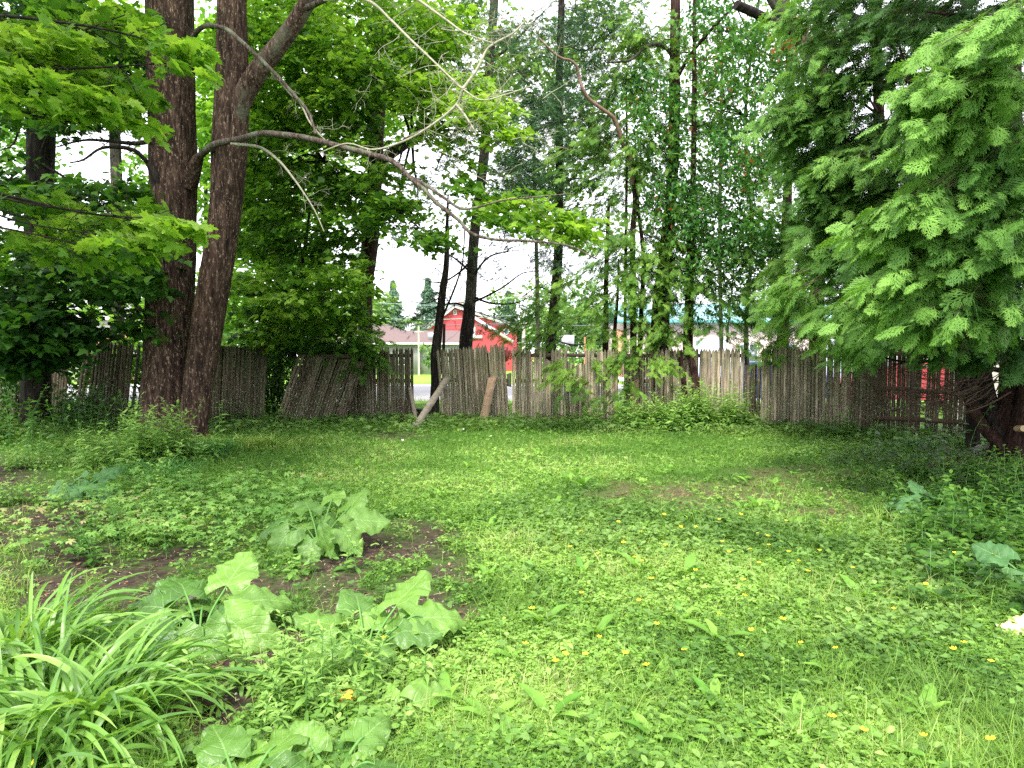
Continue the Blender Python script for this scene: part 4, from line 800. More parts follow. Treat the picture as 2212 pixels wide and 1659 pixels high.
for q in ([(2212, 200, 6.5), (2120, 220, 6.6), (2040, 270, 6.8), (1990, 300, 7)], [(2190, 60, 10.6), (2093, 36, 9), (2040, 30, 8.5), (2000, 25, 8.2)], [(2130, 260, 9.5), (1985, 200, 9), (1955, 140, 9), (1937, 71, 9)], [(2100, 600, 8), (2010, 560, 7.6), (1930, 520, 7.3)], [(2190, 640, 7), (2110, 720, 6.6), (2060, 715, 6.4), (2000, 700, 6.3)]):
    limb(cn, q, .03, .01, 'bark_cedar', 9, twigs=6, tl=.4)
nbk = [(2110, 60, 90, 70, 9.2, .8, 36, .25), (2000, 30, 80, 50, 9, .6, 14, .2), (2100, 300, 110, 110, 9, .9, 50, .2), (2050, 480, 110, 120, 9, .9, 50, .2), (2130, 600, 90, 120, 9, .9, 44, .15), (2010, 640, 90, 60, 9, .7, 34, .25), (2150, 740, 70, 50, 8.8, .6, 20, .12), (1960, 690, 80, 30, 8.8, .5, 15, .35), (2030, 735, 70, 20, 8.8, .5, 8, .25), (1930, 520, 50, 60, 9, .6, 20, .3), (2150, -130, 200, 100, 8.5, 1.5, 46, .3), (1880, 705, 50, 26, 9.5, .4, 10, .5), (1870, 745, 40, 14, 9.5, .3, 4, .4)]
nbk += [(2480, 0, 240, 500, 8, 2.5, 150, .3), (2050, -420, 420, 230, 8.5, 3, 90, .3), (2350, 500, 110, 250, 9.5, 2, 110, .2), (2900, -700, 600, 500, 6.5, 3, 60, .3), (2420, 450, 200, 350, 9.8, 1.5, 90, .3)]  # unseen sprays; the high and outer ones added to shade the right side
cedar_fol(cn, nbk, T_CEDAR2, 'cedar', .30, P(2300, 300, 10.7), L=.7, per=11, name='shaded_foliage')  # low tones put the crown's inner shade into the leaf colour
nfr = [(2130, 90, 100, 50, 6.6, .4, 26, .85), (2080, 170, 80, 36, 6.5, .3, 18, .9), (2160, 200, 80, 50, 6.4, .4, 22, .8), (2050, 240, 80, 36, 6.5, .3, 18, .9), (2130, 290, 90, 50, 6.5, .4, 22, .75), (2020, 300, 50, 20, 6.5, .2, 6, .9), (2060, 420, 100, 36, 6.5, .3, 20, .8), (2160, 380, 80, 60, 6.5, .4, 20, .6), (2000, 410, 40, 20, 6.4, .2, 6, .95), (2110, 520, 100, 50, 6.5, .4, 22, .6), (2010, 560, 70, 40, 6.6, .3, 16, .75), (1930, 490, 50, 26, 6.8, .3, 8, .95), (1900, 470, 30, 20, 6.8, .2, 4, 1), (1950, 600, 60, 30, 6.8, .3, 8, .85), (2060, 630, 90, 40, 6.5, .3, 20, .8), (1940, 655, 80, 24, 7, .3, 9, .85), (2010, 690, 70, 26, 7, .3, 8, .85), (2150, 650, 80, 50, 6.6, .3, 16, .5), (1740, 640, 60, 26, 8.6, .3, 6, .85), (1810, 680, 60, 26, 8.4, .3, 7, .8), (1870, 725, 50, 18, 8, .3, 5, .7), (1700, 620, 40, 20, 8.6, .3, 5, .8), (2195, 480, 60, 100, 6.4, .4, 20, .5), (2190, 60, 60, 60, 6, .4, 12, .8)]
cedar_fol(cn, nfr, T_CEDAR, 'cedar', .30, P(2500, 150, 8), L=.5, per=9, name='bright_foliage', pitch=(-.9, -.1))  # high tones put the light on the front sprays into their colour

# undergrowth behind the fence on the left
def bush(label, u, d, hgt, rad, n, mat, name='wild_shrub', leaf=.11, tmpl=None):
    x = (u-1106)/FPX*d; r = empty(name, (x, d, 0), label, 'shrub')
    b = Buf(); 
    for k in range(9): tube(b, [(x, d, -.05), (x+random.gauss(0, rad*.3), d+random.gauss(0, .2), hgt*.5), (x+random.gauss(0, rad*.5), d+random.gauss(0, .3), hgt*.9)], [.02, .014, .005], 5, 4, cap=False)
    b.build('stems', M['bark_dark'], r)
    k = 26; c = np.stack([x+N(rad*.5, k), d+N(.35, k), hgt*U(.15, .95, k)], -1); i = rg.integers(0, k, n); pos = c[i]+rg.normal(0, .22, (n, 3))
    b = Buf(); scatter(b, tmpl or T_MAPLE2, pos, rots(U(0, 6.28, n), U(-1.2, .2, n), N(.5, n)), leaf*U(.6, 1.3, n), np.clip(.35+N(.22, n)+((i % 4)-1.5)*.1, 0, 1)); b.build('foliage', M[mat], r)
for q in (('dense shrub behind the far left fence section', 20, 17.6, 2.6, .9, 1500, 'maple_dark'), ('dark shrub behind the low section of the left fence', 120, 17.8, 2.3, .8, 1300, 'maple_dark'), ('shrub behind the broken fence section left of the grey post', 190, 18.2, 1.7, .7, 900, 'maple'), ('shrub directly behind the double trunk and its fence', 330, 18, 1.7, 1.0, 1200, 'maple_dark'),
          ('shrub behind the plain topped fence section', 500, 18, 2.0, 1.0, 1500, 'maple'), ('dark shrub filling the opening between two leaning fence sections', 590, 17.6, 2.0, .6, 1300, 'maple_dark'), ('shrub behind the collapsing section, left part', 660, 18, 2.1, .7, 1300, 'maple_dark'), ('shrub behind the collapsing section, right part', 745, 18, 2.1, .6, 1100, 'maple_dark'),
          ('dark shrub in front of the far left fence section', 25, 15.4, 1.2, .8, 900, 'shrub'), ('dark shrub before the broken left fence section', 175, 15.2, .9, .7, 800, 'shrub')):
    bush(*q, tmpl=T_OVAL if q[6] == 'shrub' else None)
cedar_fol(m5, [(640, 720, 60, 50, 17, .5, 26, .2), (720, 740, 50, 30, 16.8, .4, 22, .3), (770, 770, 40, 30, 16.6, .3, 14, .3), (590, 780, 40, 50, 17, .4, 18, .15), (790, 735, 30, 20, 16.6, .3, 7, .5), (690, 660, 60, 40, 17, .4, 12, .3)], T_CEDAR2, 'cedar_far', .32, P(700, 600, 17.8), L=.7, per=9)

b = Buf()
for k in range(60):
    q = P(random.uniform(930, 1560), random.uniform(-20, 620), random.uniform(17.6, 18.6)); grow(b, q, rand_dir(.3), random.uniform(.6, 1.3), .010, 2)
b.build('bare_twigs', M['twig_dark'], s6)
b = Buf()
for k in range(26):
    q = P(random.uniform(760, 1180), random.uniform(-20, 330), random.uniform(10.6, 11.8)); grow(b, q, rand_dir(.4), random.uniform(.5, 1.0), .007, 2)
b.build('dead_twigs', M['twig_pale'], mp)
bt = tree_root('maple_tree', 'airy pale green tree standing past the fence behind the pine and spruce', 1120, 27)
trunk(bt, [(1165, 857, 27), (1160, 600, 27), (1150, 200, 27)], [.09, .08, .06], 12, 8, mat='bark_grey')
crown_sprays(bt, [(1000, 120, 140, 130, 26, 2, 60, .8), (1150, 240, 160, 170, 26, 2, 100, .65), (1280, 120, 120, 140, 26, 2, 64, .7), (1120, 430, 130, 70, 26, 2, 24, .6), (940, 400, 60, 100, 26, 2, 10, .7), (880, 100, 90, 160, 26, 2, 24, .9), (1300, 380, 90, 130, 26, 2, 36, .6), (1000, -100, 300, 80, 26, 2, 30, .6)], T_MAPLE2, 'far_leaf', .20, 22, 1.5, .9, .3, .5, twm='twig_dark', twr=.012)
bt2 = tree_root('birch_tree', 'airy light green tree beyond the fence behind the small leaved one', 1560, 26)
trunk(bt2, [(1560, 860, 26), (1555, 500, 26), (1560, 100, 26)], [.08, .07, .05], 12, 8, mat='bark_grey')
crown_sprays(bt2, [(1450, 200, 120, 220, 25, 2, 34, .7), (1600, 250, 140, 240, 25, 2, 44, .6), (1520, 520, 160, 90, 25, 2, 26, .6), (1700, 420, 80, 200, 25, 2, 30, .5), (1600, -80, 250, 80, 25, 2, 30, .6), (1650, 600, 80, 60, 25, 1, 20, .4)], T_OVAL, 'far_leaf', .18, 26, 1.5, .9, .3, .5, twm='twig_dark', twr=.012)
bt3 = tree_root('maple_tree', 'light green maple beyond the fence seen between the trunks of the double maple', 420, 26)
trunk(bt3, [(440, 860, 26), (445, 500, 26), (440, 100, 26)], [.1, .08, .05], 12, 8, mat='bark_grey')
crown_sprays(bt3, [(200, 60, 120, 120, 25, 2, 50, .8), (60, 300, 90, 150, 25, 2, 40, .6), (280, 130, 60, 90, 25, 2, 24, .7), (450, 250, 60, 250, 25, 2, 60, .7), (700, 200, 200, 200, 25, 2, 170, .85), (870, 130, 120, 130, 25, 2, 90, .85), (600, 480, 120, 120, 25, 2, 70, .8), (250, 500, 90, 40, 25, 2, 12, .8)], T_MAPLE2, 'maple_lime', .24, 18, 1.2, .7, .15, .3, twig=False)
# ------------------------------------------------------------------ across the road
def boxo(name, mat, par, *bx, **k):
    b = Buf(); b.box(*bx); return b.build(name, mat, par, world=False)
def siding(name, col, step=.16, line=.72):
    t = NT(name); sp = t.n('SeparateXYZ'); t.l(t.n('TexCoord').outputs['Object'], sp.inputs[0])
    fr = t.math('FRACT', t.math('DIVIDE', sp.outputs[2], step)); ln = t.math('LESS_THAN', fr, .14)
    n = t.noise(t.coord((1, 1, 1)), 3, 3)
    c = t.mix(1, col, t.ramp(n, [(.3, (.9,)*3), (.7, (1.08,)*3)]), 'MULTIPLY')
    return t.done(t.pbsdf(t.mix(ln, c, tuple(x*line for x in col[:3])+(1,)), .6, .25, fr, .4, .02))
def shingle(name, col):
    t = NT(name); n = t.noise(t.coord((3, 3, 9)), 2, 5, .7); return t.done(t.pbsdf(t.mix(1, col, t.ramp(n, [(.3, (.75,)*3), (.7, (1.2,)*3)]), 'MULTIPLY'), .9, .1, n, .4))
white = plain('white_paint', (.8, .8, .8, 1), .5, .3, .04); glass = plain('window_glass', (.12, .15, .18, 1), .1, .6, .1)
def window(par, x0, x1, z0, z1, y, fr=.08, name='window'):
    b = Buf(); 
    for a in ((x0-fr, x1+fr, z1, z1+fr), (x0-fr, x1+fr, z0-fr, z0), (x0-fr, x0, z0, z1), (x1, x1+fr, z0, z1), ((x0+x1)/2-.02, (x0+x1)/2+.02, z0, z1), (x0, x1, (z0+z1)/2-.02, (z0+z1)/2+.02)): b.box(a[0], a[1], y-.06, y+.02, a[2], a[3])
    o = b.build(name, white, par, world=False); p = Buf(); p.box(x0+.003, x1-.003, y-.02, y+.01, z0+.003, z1-.003); p.build('pane', glass, o, world=False)
def X(u, d): return (u-1106)/FPX*d
def Z(v, d): return P(1106, v, d)[2]
# grey hip roofed house
d = 60; e = empty('grey_house', (X(890, d), d, 0), 'low grey clapboard house with pinkish hip roof across the road', 'house'); ox = X(890, d)
x0, x1, xm = X(690, d)-ox, X(994, d)-ox, X(903, d)-ox; ze = Z(741, d)
boxo('wall', siding('grey_siding', (.33, .32, .32, 1)), e, x0, xm, 0, 9, 0, ze)
boxo('wing_wall', siding('light_grey_siding', (.42, .41, .42, 1)), e, xm+.003, x1, .6, 8, 0, ze)
rm = shingle('pinkish_shingle', (.16, .115, .112, 1))
zr = Z(696, d+3); xa = X(826, d+3)-ox
b = Buf(); b.add([(x0-.4, -.45, ze), (xm+.5, -.45, ze), (xm+.5, 9.4, ze), (x0-.4, 9.4, ze), (x0+3, 4.4, zr), (xa, 4.4, zr)], [(0, 1, 5, 4), (2, 3, 4, 5)]); b.add([(xm+.5, -.45, ze), (xm+.5, 9.4, ze), (xa, 4.4, zr), (x0-.4, 9.4, ze), (x0-.4, -.45, ze), (x0+3, 4.4, zr)], [(0, 1, 2), (3, 4, 5)]); b.build('hip_roof', rm, e, world=False)
zw = Z(713, d+3)
b = Buf(); b.add([(xm-3, .2, ze+.02), (x1+.35, .2, ze+.02), (x1+.05, 4.3, zw), (xm-3, 4.3, zw), (x1+.35, 8.4, ze), (xm-3, 8.4, ze)], [(0, 1, 2, 3), (3, 2, 4, 5)]); b.build('wing_roof', rm, e, world=False)
b = Buf(); b.add([(x1, .6, ze), (x1, 8, ze), (x1-.02, 4.3, zw-.1)], [(0, 1, 2)]); b.build('gable', white, e, world=False)
boxo('fascia', white, e, x0-.42, xm+.52, -.52, -.45, ze-.16, ze+.02); boxo('fascia', white, e, xm+.53, x1+.4, .12, .2, ze-.16, ze+.02)
boxo('skylight', plain('skylight_glass', (.45, .62, .66, 1), .2, .5, .05), e, X(925, d+1.2)-ox, X(945, d+1.2)-ox, 1.1, 1.25, Z(729, d), Z(718, d))
window(e, X(862, d)-ox, X(882, d)-ox, .9, 2.0, 0); window(e, X(928, d)-ox, X(952, d)-ox, .8, 2.0, .6)
boxo('door', plain('pale_door', (.6, .58, .56, 1)), e, X(965, d)-ox, X(988, d)-ox, .54, .6, .05, 2.1)
# red barn like house
d = 76; ox = X(1020, d); e = empty('red_house', (ox, d, 0), 'red clapboard barn-like house with white trim and a round window', 'house')
red = siding('red_siding', (.50, .075, .09, 1), .2)
def lx(u): return X(u, d)-ox
A_ = (lx(927), Z(712, d)); T_ = (lx(983), Z(665, d)); B_ = (lx(1116), Z(710, d))
b = Buf(); fr = [(A_[0], 0, 0), (B_[0], 0, 0), (B_[0], 0, B_[1]), (T_[0], 0, T_[1]), (A_[0], 0, A_[1])]; bk = [(x, y+12, z) for x, y, z in fr]
b.add(fr+bk, [(0, 1, 2, 3, 4), (9, 8, 7, 6, 5)]); b.add(fr+bk, [(1, 6, 7, 2), (2, 7, 8, 3), (3, 8, 9, 4), (4, 9, 5, 0)]); b.build('wall', red, e, world=False)
def beam(name, p, q, w_, mat, y0, y1, par):
    dx, dz = q[0]-p[0], q[1]-p[1]; l = math.hypot(dx, dz); nx_, nz_ = -dz/l*w_, dx/l*w_
    V = [(p[0], y, p[1]) for y in (y0, y1)]+[(q[0], y, q[1]) for y in (y0, y1)]+[(q[0]+nx_, y, q[1]+nz_) for y in (y0, y1)]+[(p[0]+nx_, y, p[1]+nz_) for y in (y0, y1)]
    b = Buf(); b.add(V, [(0, 2, 4, 6), (1, 7, 5, 3), (0, 1, 3, 2), (2, 3, 5, 4), (4, 5, 7, 6), (6, 7, 1, 0)]); return b.build(name, mat, par, world=False)
beam('trim', A_, T_, .28, white, -.5, 0, e); beam('trim', T_, B_, .28, white, -.5, 0, e)
beam('roof_slope', (A_[0]-.5, A_[1]+.03), (T_[0], T_[1]+.33), .12, shingle('grey_shingle', (.3, .3, .31, 1)), -.6, 12.4, e); beam('roof_slope', (T_[0], T_[1]+.33), (B_[0]+.4, B_[1]+.2), .12, D.materials['grey_shingle'], -.6, 12.4, e)
beam('rake_board', (lx(1019), Z(686, d)), (lx(1108), Z(742, d)), .3, white, -.35, -.003, e)
boxo('sill_band', white, e, lx(1014), lx(1042), -.2, -.003, Z(731, d), Z(725, d))
window(e, lx(1013), lx(1024), Z(722, d), Z(707, d), -.003, .14); window(e, lx(981), lx(986), Z(679, d), Z(671, d), -.003, .06, 'gable_vent')
b = Buf(); cx, cz = lx(1094), Z(716, d); th = np.linspace(0, 6.283, 25)[:-1]
for r, y, mt, nm in ((.36, -.08, white, 'round_window'), (.24, -.12, glass, 'pane')):
    b = Buf(); b.add([(cx+r*math.cos(a), y, cz+r*math.sin(a)) for a in th]+[(cx+r*math.cos(a), 0, cz+r*math.sin(a)) for a in th]+[(cx, y, cz)], [(i, (i+1) % 24, 48) for i in range(24)]); b.add([(cx+r*math.cos(a), y, cz+r*math.sin(a)) for a in th]+[(cx+r*math.cos(a), -.003, cz+r*math.sin(a)) for a in th], [(i, i+24, (i+1) % 24+24, (i+1) % 24) for i in range(24)])
    o = b.build(nm, mt, e if nm != 'pane' else o, world=False)
boxo('chimney', plain('brick', (.35, .12, .09, 1), .9, .1, .3, 20), e, lx(989), lx(997), 1, 1.8, T_[1]-1, T_[1]+.7)
# pale building with teal metal roof
d = 52; ox = X(1620, d); e = empty('pale_building', (ox, d, 0), 'long pale pinkish building with teal metal roof seen through the cedars', 'building')
lx = lambda u: (u-1106)/FPX*d-ox; zt = Z(694, d)
boxo('wall', siding('pink_beige_siding', (.50, .40, .38, 1), .22, .85), e, lx(1345), lx(2010), 0, 10, 0, zt)
b = Buf(); b.add([(lx(1330), -.6, zt), (lx(2030), -.6, zt), (lx(2030), 5, zt+1.7), (lx(1330), 5, zt+1.7), (lx(2030), 10.6, zt), (lx(1330), 10.6, zt)], [(0, 1, 2, 3), (3, 2, 4, 5)]); b.build('roof', plain('teal_metal', (.14, .34, .34, 1), .4, .4, .08), e, world=False)
boxo('fascia', plain('teal_trim', (.10, .38, .36, 1)), e, lx(1330), lx(2030), -.66, -.6, zt-.14, zt+.04)
for a, c in ((1499, 1568), (1780, 1850)): boxo('garage_door', plain('pale_blue_door', (.55, .62, .75, 1), .5, .3, .05), e, lx(a), lx(c), -.05, -.003, .02, Z(732, d))
boxo('brick_pier', plain('orange_brick', (.55, .26, .18, 1), .9, .1, .3, 18), e, lx(1328), lx(1343), -.2, 1, 0, Z(712, d))
for a in (1600, 1680, 1900): window(e, lx(a), lx(a+34), 1.2, 2.5, -.003)
# pale house behind the left trees
d = 44; ox = X(210, d); e = empty('pale_house', (ox, d, 0), 'pale lilac roofed house glimpsed through leaves left of the double trunk', 'house'); lx = lambda u: (u-1106)/FPX*d-ox
boxo('wall', siding('white_siding', (.72, .70, .72, 1), .2, .9), e, lx(60), lx(285), 0, 8, 0, Z(690, d)); boxo('brick_base', D.materials['orange_brick'], e, lx(205), lx(288), -.2, -.003, 0, Z(722, d))
b = Buf(); z0_, z1_ = Z(692, d), Z(640, d); b.add([(lx(50), -.5, z0_), (lx(300), -.5, z0_), (lx(255), 4, z1_), (lx(90), 4, z1_), (lx(300), 8.5, z0_), (lx(50), 8.5, z0_)], [(0, 1, 2, 3), (3, 2, 4, 5)]); b.add([(lx(300), -.5, z0_), (lx(300), 8.5, z0_), (lx(255), 4, z1_), (lx(50), -.5, z0_), (lx(50), 8.5, z0_), (lx(90), 4, z1_)], [(0, 1, 2), (4, 3, 5)]); b.build('roof', shingle('lilac_shingle', (.50, .47, .52, 1)), e, world=False)
window(e, lx(150), lx(175), 1, 2.4, 0)
# utility pole, wires, small pole, sign
d = 55; px_ = X(1131, d); e = empty('utility_pole', (px_, d, 0), 'grey utility pole with a transformer beside the red house', 'pole')
b = Buf(); tube(b, [(0, 0, 0), (0, 0, 3.5), (0, 0, Z(624, d))], [.15, .135, .11], 12, 2); b.build('shaft', plain('pole_wood', (.52, .48, .45, 1), .9, .1, .2, 12), e, world=False)
b = Buf(); tube(b, [(-.02, -.35, Z(667, d)), (-.02, -.35, Z(650, d)), (-.02, -.35, Z(647, d))], [.27, .27, .2], 16, 1); b.build('transformer', plain('transformer_grey', (.62, .66, .75, 1), .4, .4), e, world=False)
boxo('crossarm', D.materials['pole_wood'], e, -.8, .8, -.2, -.1, Z(641, d), Z(637, d)); boxo('crossarm', D.materials['pole_wood'], e, -.5, .5, -.2, -.1, Z(700, d), Z(697, d))
d2 = 57; q = empty('utility_pole', (X(905, d2), d2, 0), 'slim pale pole rising behind the grey house roof', 'pole'); b = Buf(); tube(b, [(0, 0, 0), (0, 0, Z(704, d2)), (0, 0, Z(702, d2))], [.09, .08, .1], 8, 1); b.build('shaft', D.materials['pole_wood'], q, world=False)
boxo('crossarm', D.materials['pole_wood'], q, -.4, .4, -.05, .05, Z(718, d2), Z(716, d2))
wm = plain('black_cable', (.10, .11, .13, 1), .6); wl = plain('pale_cable', (.38, .45, .46, 1), .6)
for i, (pts, r, m_, lb) in enumerate((
    ([(500, 640), (780, 652), (950, 659), (1131, 640)], .022, wl, 'upper pale overhead wire left of the pole'), ([(1131, 640), (1300, 655), (1600, 640)], .022, wl, 'upper pale overhead wire right of the pole'),
    ([(500, 680), (780, 687), (950, 690), (1131, 680)], .022, wl, 'middle pale overhead wire crossing the spruces'), ([(500, 700), (780, 702), (960, 703), (1120, 697), (1131, 697)], .035, wm, 'thick dark overhead cable above the grey roof'),
    ([(905, 704), (930, 712), (960, 710), (1131, 697)], .025, wm, 'slack dark wire from the slim pole to the utility pole'), ([(1131, 697), (1200, 703), (1330, 702), (1600, 690)], .04, wm, 'thick dark overhead cable right of the pole'),
    ([(1131, 664), (1090, 690), (1060, 700)], .02, wm, 'short dark service wire dropping to the red house'))):
    p3 = [P(u, v, 55 if k not in (0,) or u != 905 else 57) for k, (u, v) in enumerate(pts)]
    b = Buf(); tube(b, p3, [r]*len(p3), 5, 5, cap=False); tag(b.build('overhead_wire', m_, loc=p3[0]), lb, 'wire')
d = 38; ox = X(1225, d); e = empty('roadside_sign', (ox, d, 0), 'blank white backed sign board on a dark post across the road', 'sign'); lx = lambda u: (u-1106)/FPX*d-ox
boxo('board', plain('sign_back', (.72, .72, .82, 1), .5), e, lx(1211), lx(1240), -.03, .03, Z(744, d), Z(724, d)); b = Buf(); tube(b, [(.0, .07, 0), (0, .07, Z(730, d))], [.04, .04], 8, 1); b.build('post', plain('dark_post', (.1, .09, .08, 1)), e, world=False)
b = Buf(); tube(b, [(X(1263, d), d, 0), (X(1263, d), d, Z(730, d)), (X(1263, d), d, Z(728, d))], [.05, .05, .07], 8, 1); o = tag(b.build('marker_post', plain('orange_post', (.6, .3, .15, 1)), loc=(X(1263, d), d, 0)), 'thin orange marker post right of the sign board', 'post')
# cars
def car(label, x, y, rz, col):
    e = empty('parked_car', (x, y, 0), label, 'car', None, rz)
    prof = [(-2.2, .35), (-2.25, .75), (-2.1, .95), (-1.35, 1.0), (-.75, 1.42), (.9, 1.45), (1.75, 1.02), (2.15, .95), (2.25, .6), (2.2, .35)]
    b = Buf(); n = len(prof); rows = [(-.86, .94), (-.80, 1), (.80, 1), (.86, .94)]
    V = [(px, y_*(1 if pz < 1.1 else .84), .35+(pz-.35)*s) for y_, s in rows for px, pz in prof]
    b.add(V, [(r*n+j, r*n+(j+1) % n, (r+1)*n+(j+1) % n, (r+1)*n+j) for r in range(3) for j in range(n)]); b.add(V[:n], [tuple(range(n))[::-1]]); b.add(V[-n:], [tuple(range(n))])
    b.build('body', plain('paint_'+col[0], col[1], .25, .5, .02), e, world=False)
    for s in (-1, 1):
        w_ = Buf(); w_.add([(-1.2, s*.80, 1.02), (-.05, s*.80, 1.04), (-.05, s*.728, 1.36), (-.68, s*.728, 1.36)], [(0, 1, 2, 3)]); w_.add([(.05, s*.80, 1.04), (1.45, s*.80, 1.04), (.85, s*.728, 1.38), (.05, s*.728, 1.38)], [(0, 1, 2, 3)]); w_.build('side_window', glass, e, world=False)
        for xw in (-1.4, 1.35):
            w_ = Buf(); tube(w_, [(xw, s*.70, .32), (xw, s*.88, .32)], [.32, .32], 20, 1); o = w_.build('wheel', plain('rubber', (.03, .03, .03, 1)), e, world=False)
            h_ = Buf(); tube(h_, [(xw, s*.86, .32), (xw, s*.89, .32)], [.19, .17], 14, 1); h_.build('rim', plain('rim_metal', (.5, .5, .5, 1), .3), o, world=False)
    b = Buf(); b.add([(-1.30, -.74, 1.03), (-1.30, .74, 1.03), (-.79, .66, 1.42), (-.79, -.66, 1.42)], [(0, 1, 2, 3)]); b.build('windscreen', glass, e, world=False)
    for s in (-1, 1): boxo('headlight', white, e, -2.27, -2.2, s*.6-.14, s*.6+.14, .68, .82)
car('blue car partly visible over the low broken fence section', X(1640, 21.2), 21.2, .1, ('blue', (.03, .07, .25, 1)))
car('red car glimpsed through the slats of the backlit fence section', X(1960, 20.4), 20.4, 0, ('red', (.32, .02, .02, 1)))
# far planting
def far_tree(name, label, u, d, vtop, rad, kind='far_leaf', n=700, sz=.5, cat='tree', group=None, vb=None):
    x = X(u, d); top = Z(vtop, d); e = empty(name, (x, d, 0), label, cat, group)
    b = Buf(); tube(b, [(x, d, 0), (x, d, top*.5), (x, d, top*.92)], [.06*rad+.05, .04*rad+.04, .02], 8, 3); b.build('trunk', M['bark_grey'], e)
    b = Buf(); cone = kind == 'far_spruce'; n = n*3 if cone else n; sz = sz*.6 if cone else sz
    if cone:
        f = U(0.08, 1, n); rr_ = rad*(1-f)**1.05*np.sqrt(U(.2, 1, n))*(.78+.32*np.sin(f*46)+N(.12, n)); a = U(0, 6.28, n)
        pos = np.stack([x+rr_*np.cos(a), d+rr_*np.sin(a), top*f-.25*rr_], -1); R = rots(a-1.57, U(-.8, -.1, n), N(.4, n)); scatter(b, T_CEDAR2[0], pos, R, sz*U(.9, 1.7, n)*(1.15-.6*f), np.clip(U(.1, .8, n)+.3*f, 0, 1))
    else:
        k = 16; cc = np.stack([x+N(rad*.45, k), d+N(rad*.45, k), top*U(.35, .86, k)], -1); i = rg.integers(0, k, n); v = rg.normal(0, 1, (n, 3)); v /= np.linalg.norm(v, axis=1)[:, None]
        pos = cc[i]+v*(rad*.42*U(.5, 1.05, n))[:, None]*[1, 1, .75]; pos[:, 2] = np.minimum(pos[:, 2], top)
        R = rots(U(0, 6.28, n), U(-1.3, .5, n), N(.6, n)); scatter(b, T_MAPLE2, pos, R, sz*U(.6, 1.2, n), np.clip(.45+.35*v[:, 2]+N(.15, n)+((i % 3)-1)*.12, 0, 1))
    b.build('foliage', M[kind], e); return e
FT = [('spruce', 'tall blue green spruce far behind the grey house, left one', 850, 92, 604, 4.2, 'far_spruce', 1500, .9), ('spruce', 'broad blue green spruce far behind the grey house, right one', 925, 90, 598, 4.6, 'far_spruce', 1700, .9),
      ('tree', 'pale green tree rising behind the red house gable', 1010, 95, 640, 5, 'far_leaf', 1500, .6), ('tree', 'yellow green tree directly behind the utility pole', 1160, 90, 588, 6, 'far_leaf', 2000, .6), ('spruce', 'dark green spruce between the red house and the pole', 1098, 88, 626, 3.6, 'far_spruce', 1100, .9),
      ('tree', 'bushy tree to the left of the spruces above the hip roof', 805, 85, 610, 4, 'far_leaf', 1500, .6), ('tree', 'round bright green tree behind the sign board', 1235, 70, 640, 4.5, 'far_leaf', 1500, .5), ('tree', 'rounded tree at the left end of the teal roof', 1300, 75, 655, 4.5, 'far_leaf', 1400, .5), ('spruce', 'small spruce top above the sign board', 1285, 80, 668, 2.2, 'far_spruce', 500, .8),
      ('tree', 'lime green tree behind the pale building, seen through cedars', 1400, 80, 640, 6, 'far_leaf', 1400, .6), ('tree', 'broad tree at the far left behind the pale house', 40, 60, 560, 6, 'far_leaf', 1400, .5), ('tree', 'light green tree right of the pale house', 330, 50, 600, 5, 'far_leaf', 1600, .45), ('tree', 'light green tree behind the hip roof left end', 690, 75, 600, 7, 'far_leaf', 1800, .55), ('tree', 'broad light green tree between the trunks, far across the road', 540, 60, 590, 6, 'far_leaf', 1800, .5),
      ('tree', 'leafy tree far behind the near cedar trunks', 2240, 40, 560, 5, 'far_leaf', 1600, .4), ('tree', 'tall tree at the far right of the pale building', 2000, 75, 600, 6, 'far_leaf', 1200, .6)]
for a in FT: far_tree(a[0], a[1], a[2], a[3], a[4], a[5], a[6], a[7], a[8])
far_tree('garden_shrub', 'bright yellow green shrub in front of the grey house wall', 938, 42, 732, .75, 'far_leaf', 600, .17, 'shrub'); far_tree('garden_shrub', 'purple red leaved shrub at the corner of the red house', 1086, 60, 738, 1.9, 'plum', 900, .26, 'shrub')
far_tree('garden_shrub', 'green shrub beneath the sign board across the road', 1200, 44, 738, 1.6, 'far_leaf', 900, .2, 'shrub'); far_tree('garden_shrub', 'small green shrub between sign board and brick pier', 1285, 46, 745, 1.3, 'far_leaf', 700, .2, 'shrub'); far_tree('garden_shrub', 'light green shrub at the left end of the hip roofed house', 790, 50, 728, 1.2, 'far_leaf', 700, .2, 'shrub')
# ------------------------------------------------------------------ ground cover
def region(lst, x, y):
    u, v = proj(x, np.maximum(y, 1.2)); m = np.zeros_like(x)
    for a, b, ra, rb, k in lst: m = np.maximum(m, k*np.clip(1.6-((u-a)/ra)**2-((v-b)/rb)**2, 0, 1))
    return m
def gpos(n, y0, y1, half=1.0, pw=1.0):
    n = int(n*1.25) if half > .9 else n
    q = U(0, 1, n)
    if pw == 1: y = y0*(y1/y0)**q
    else: y = (y0**(1-pw)+(y1**(1-pw)-y0**(1-pw))*q)**(1/(1-pw))
    x = U(-1, 1, n)*(half*y+.6); return x, y
def fenceline(x):        # distance of the fence for a given x
    return np.interp(x, [-12, -6, 4, 6, 8.3, 11.3], [16.3, 16.2, 16.1, 15.4, 12.6, 9])
SHADE_COVER = [(2050, 1000, 330, 70, 1), (2150, 1150, 200, 120, 1)]
WEEDY = [(300, 1130, 320, 90, 1), (620, 1420, 130, 120, .9), (750, 1520, 150, 90, .8), (500, 1180, 220, 80, 1), (640, 1300, 120, 60, .6), (100, 1030, 200, 60, 1), (60, 1200, 120, 60, .5)]
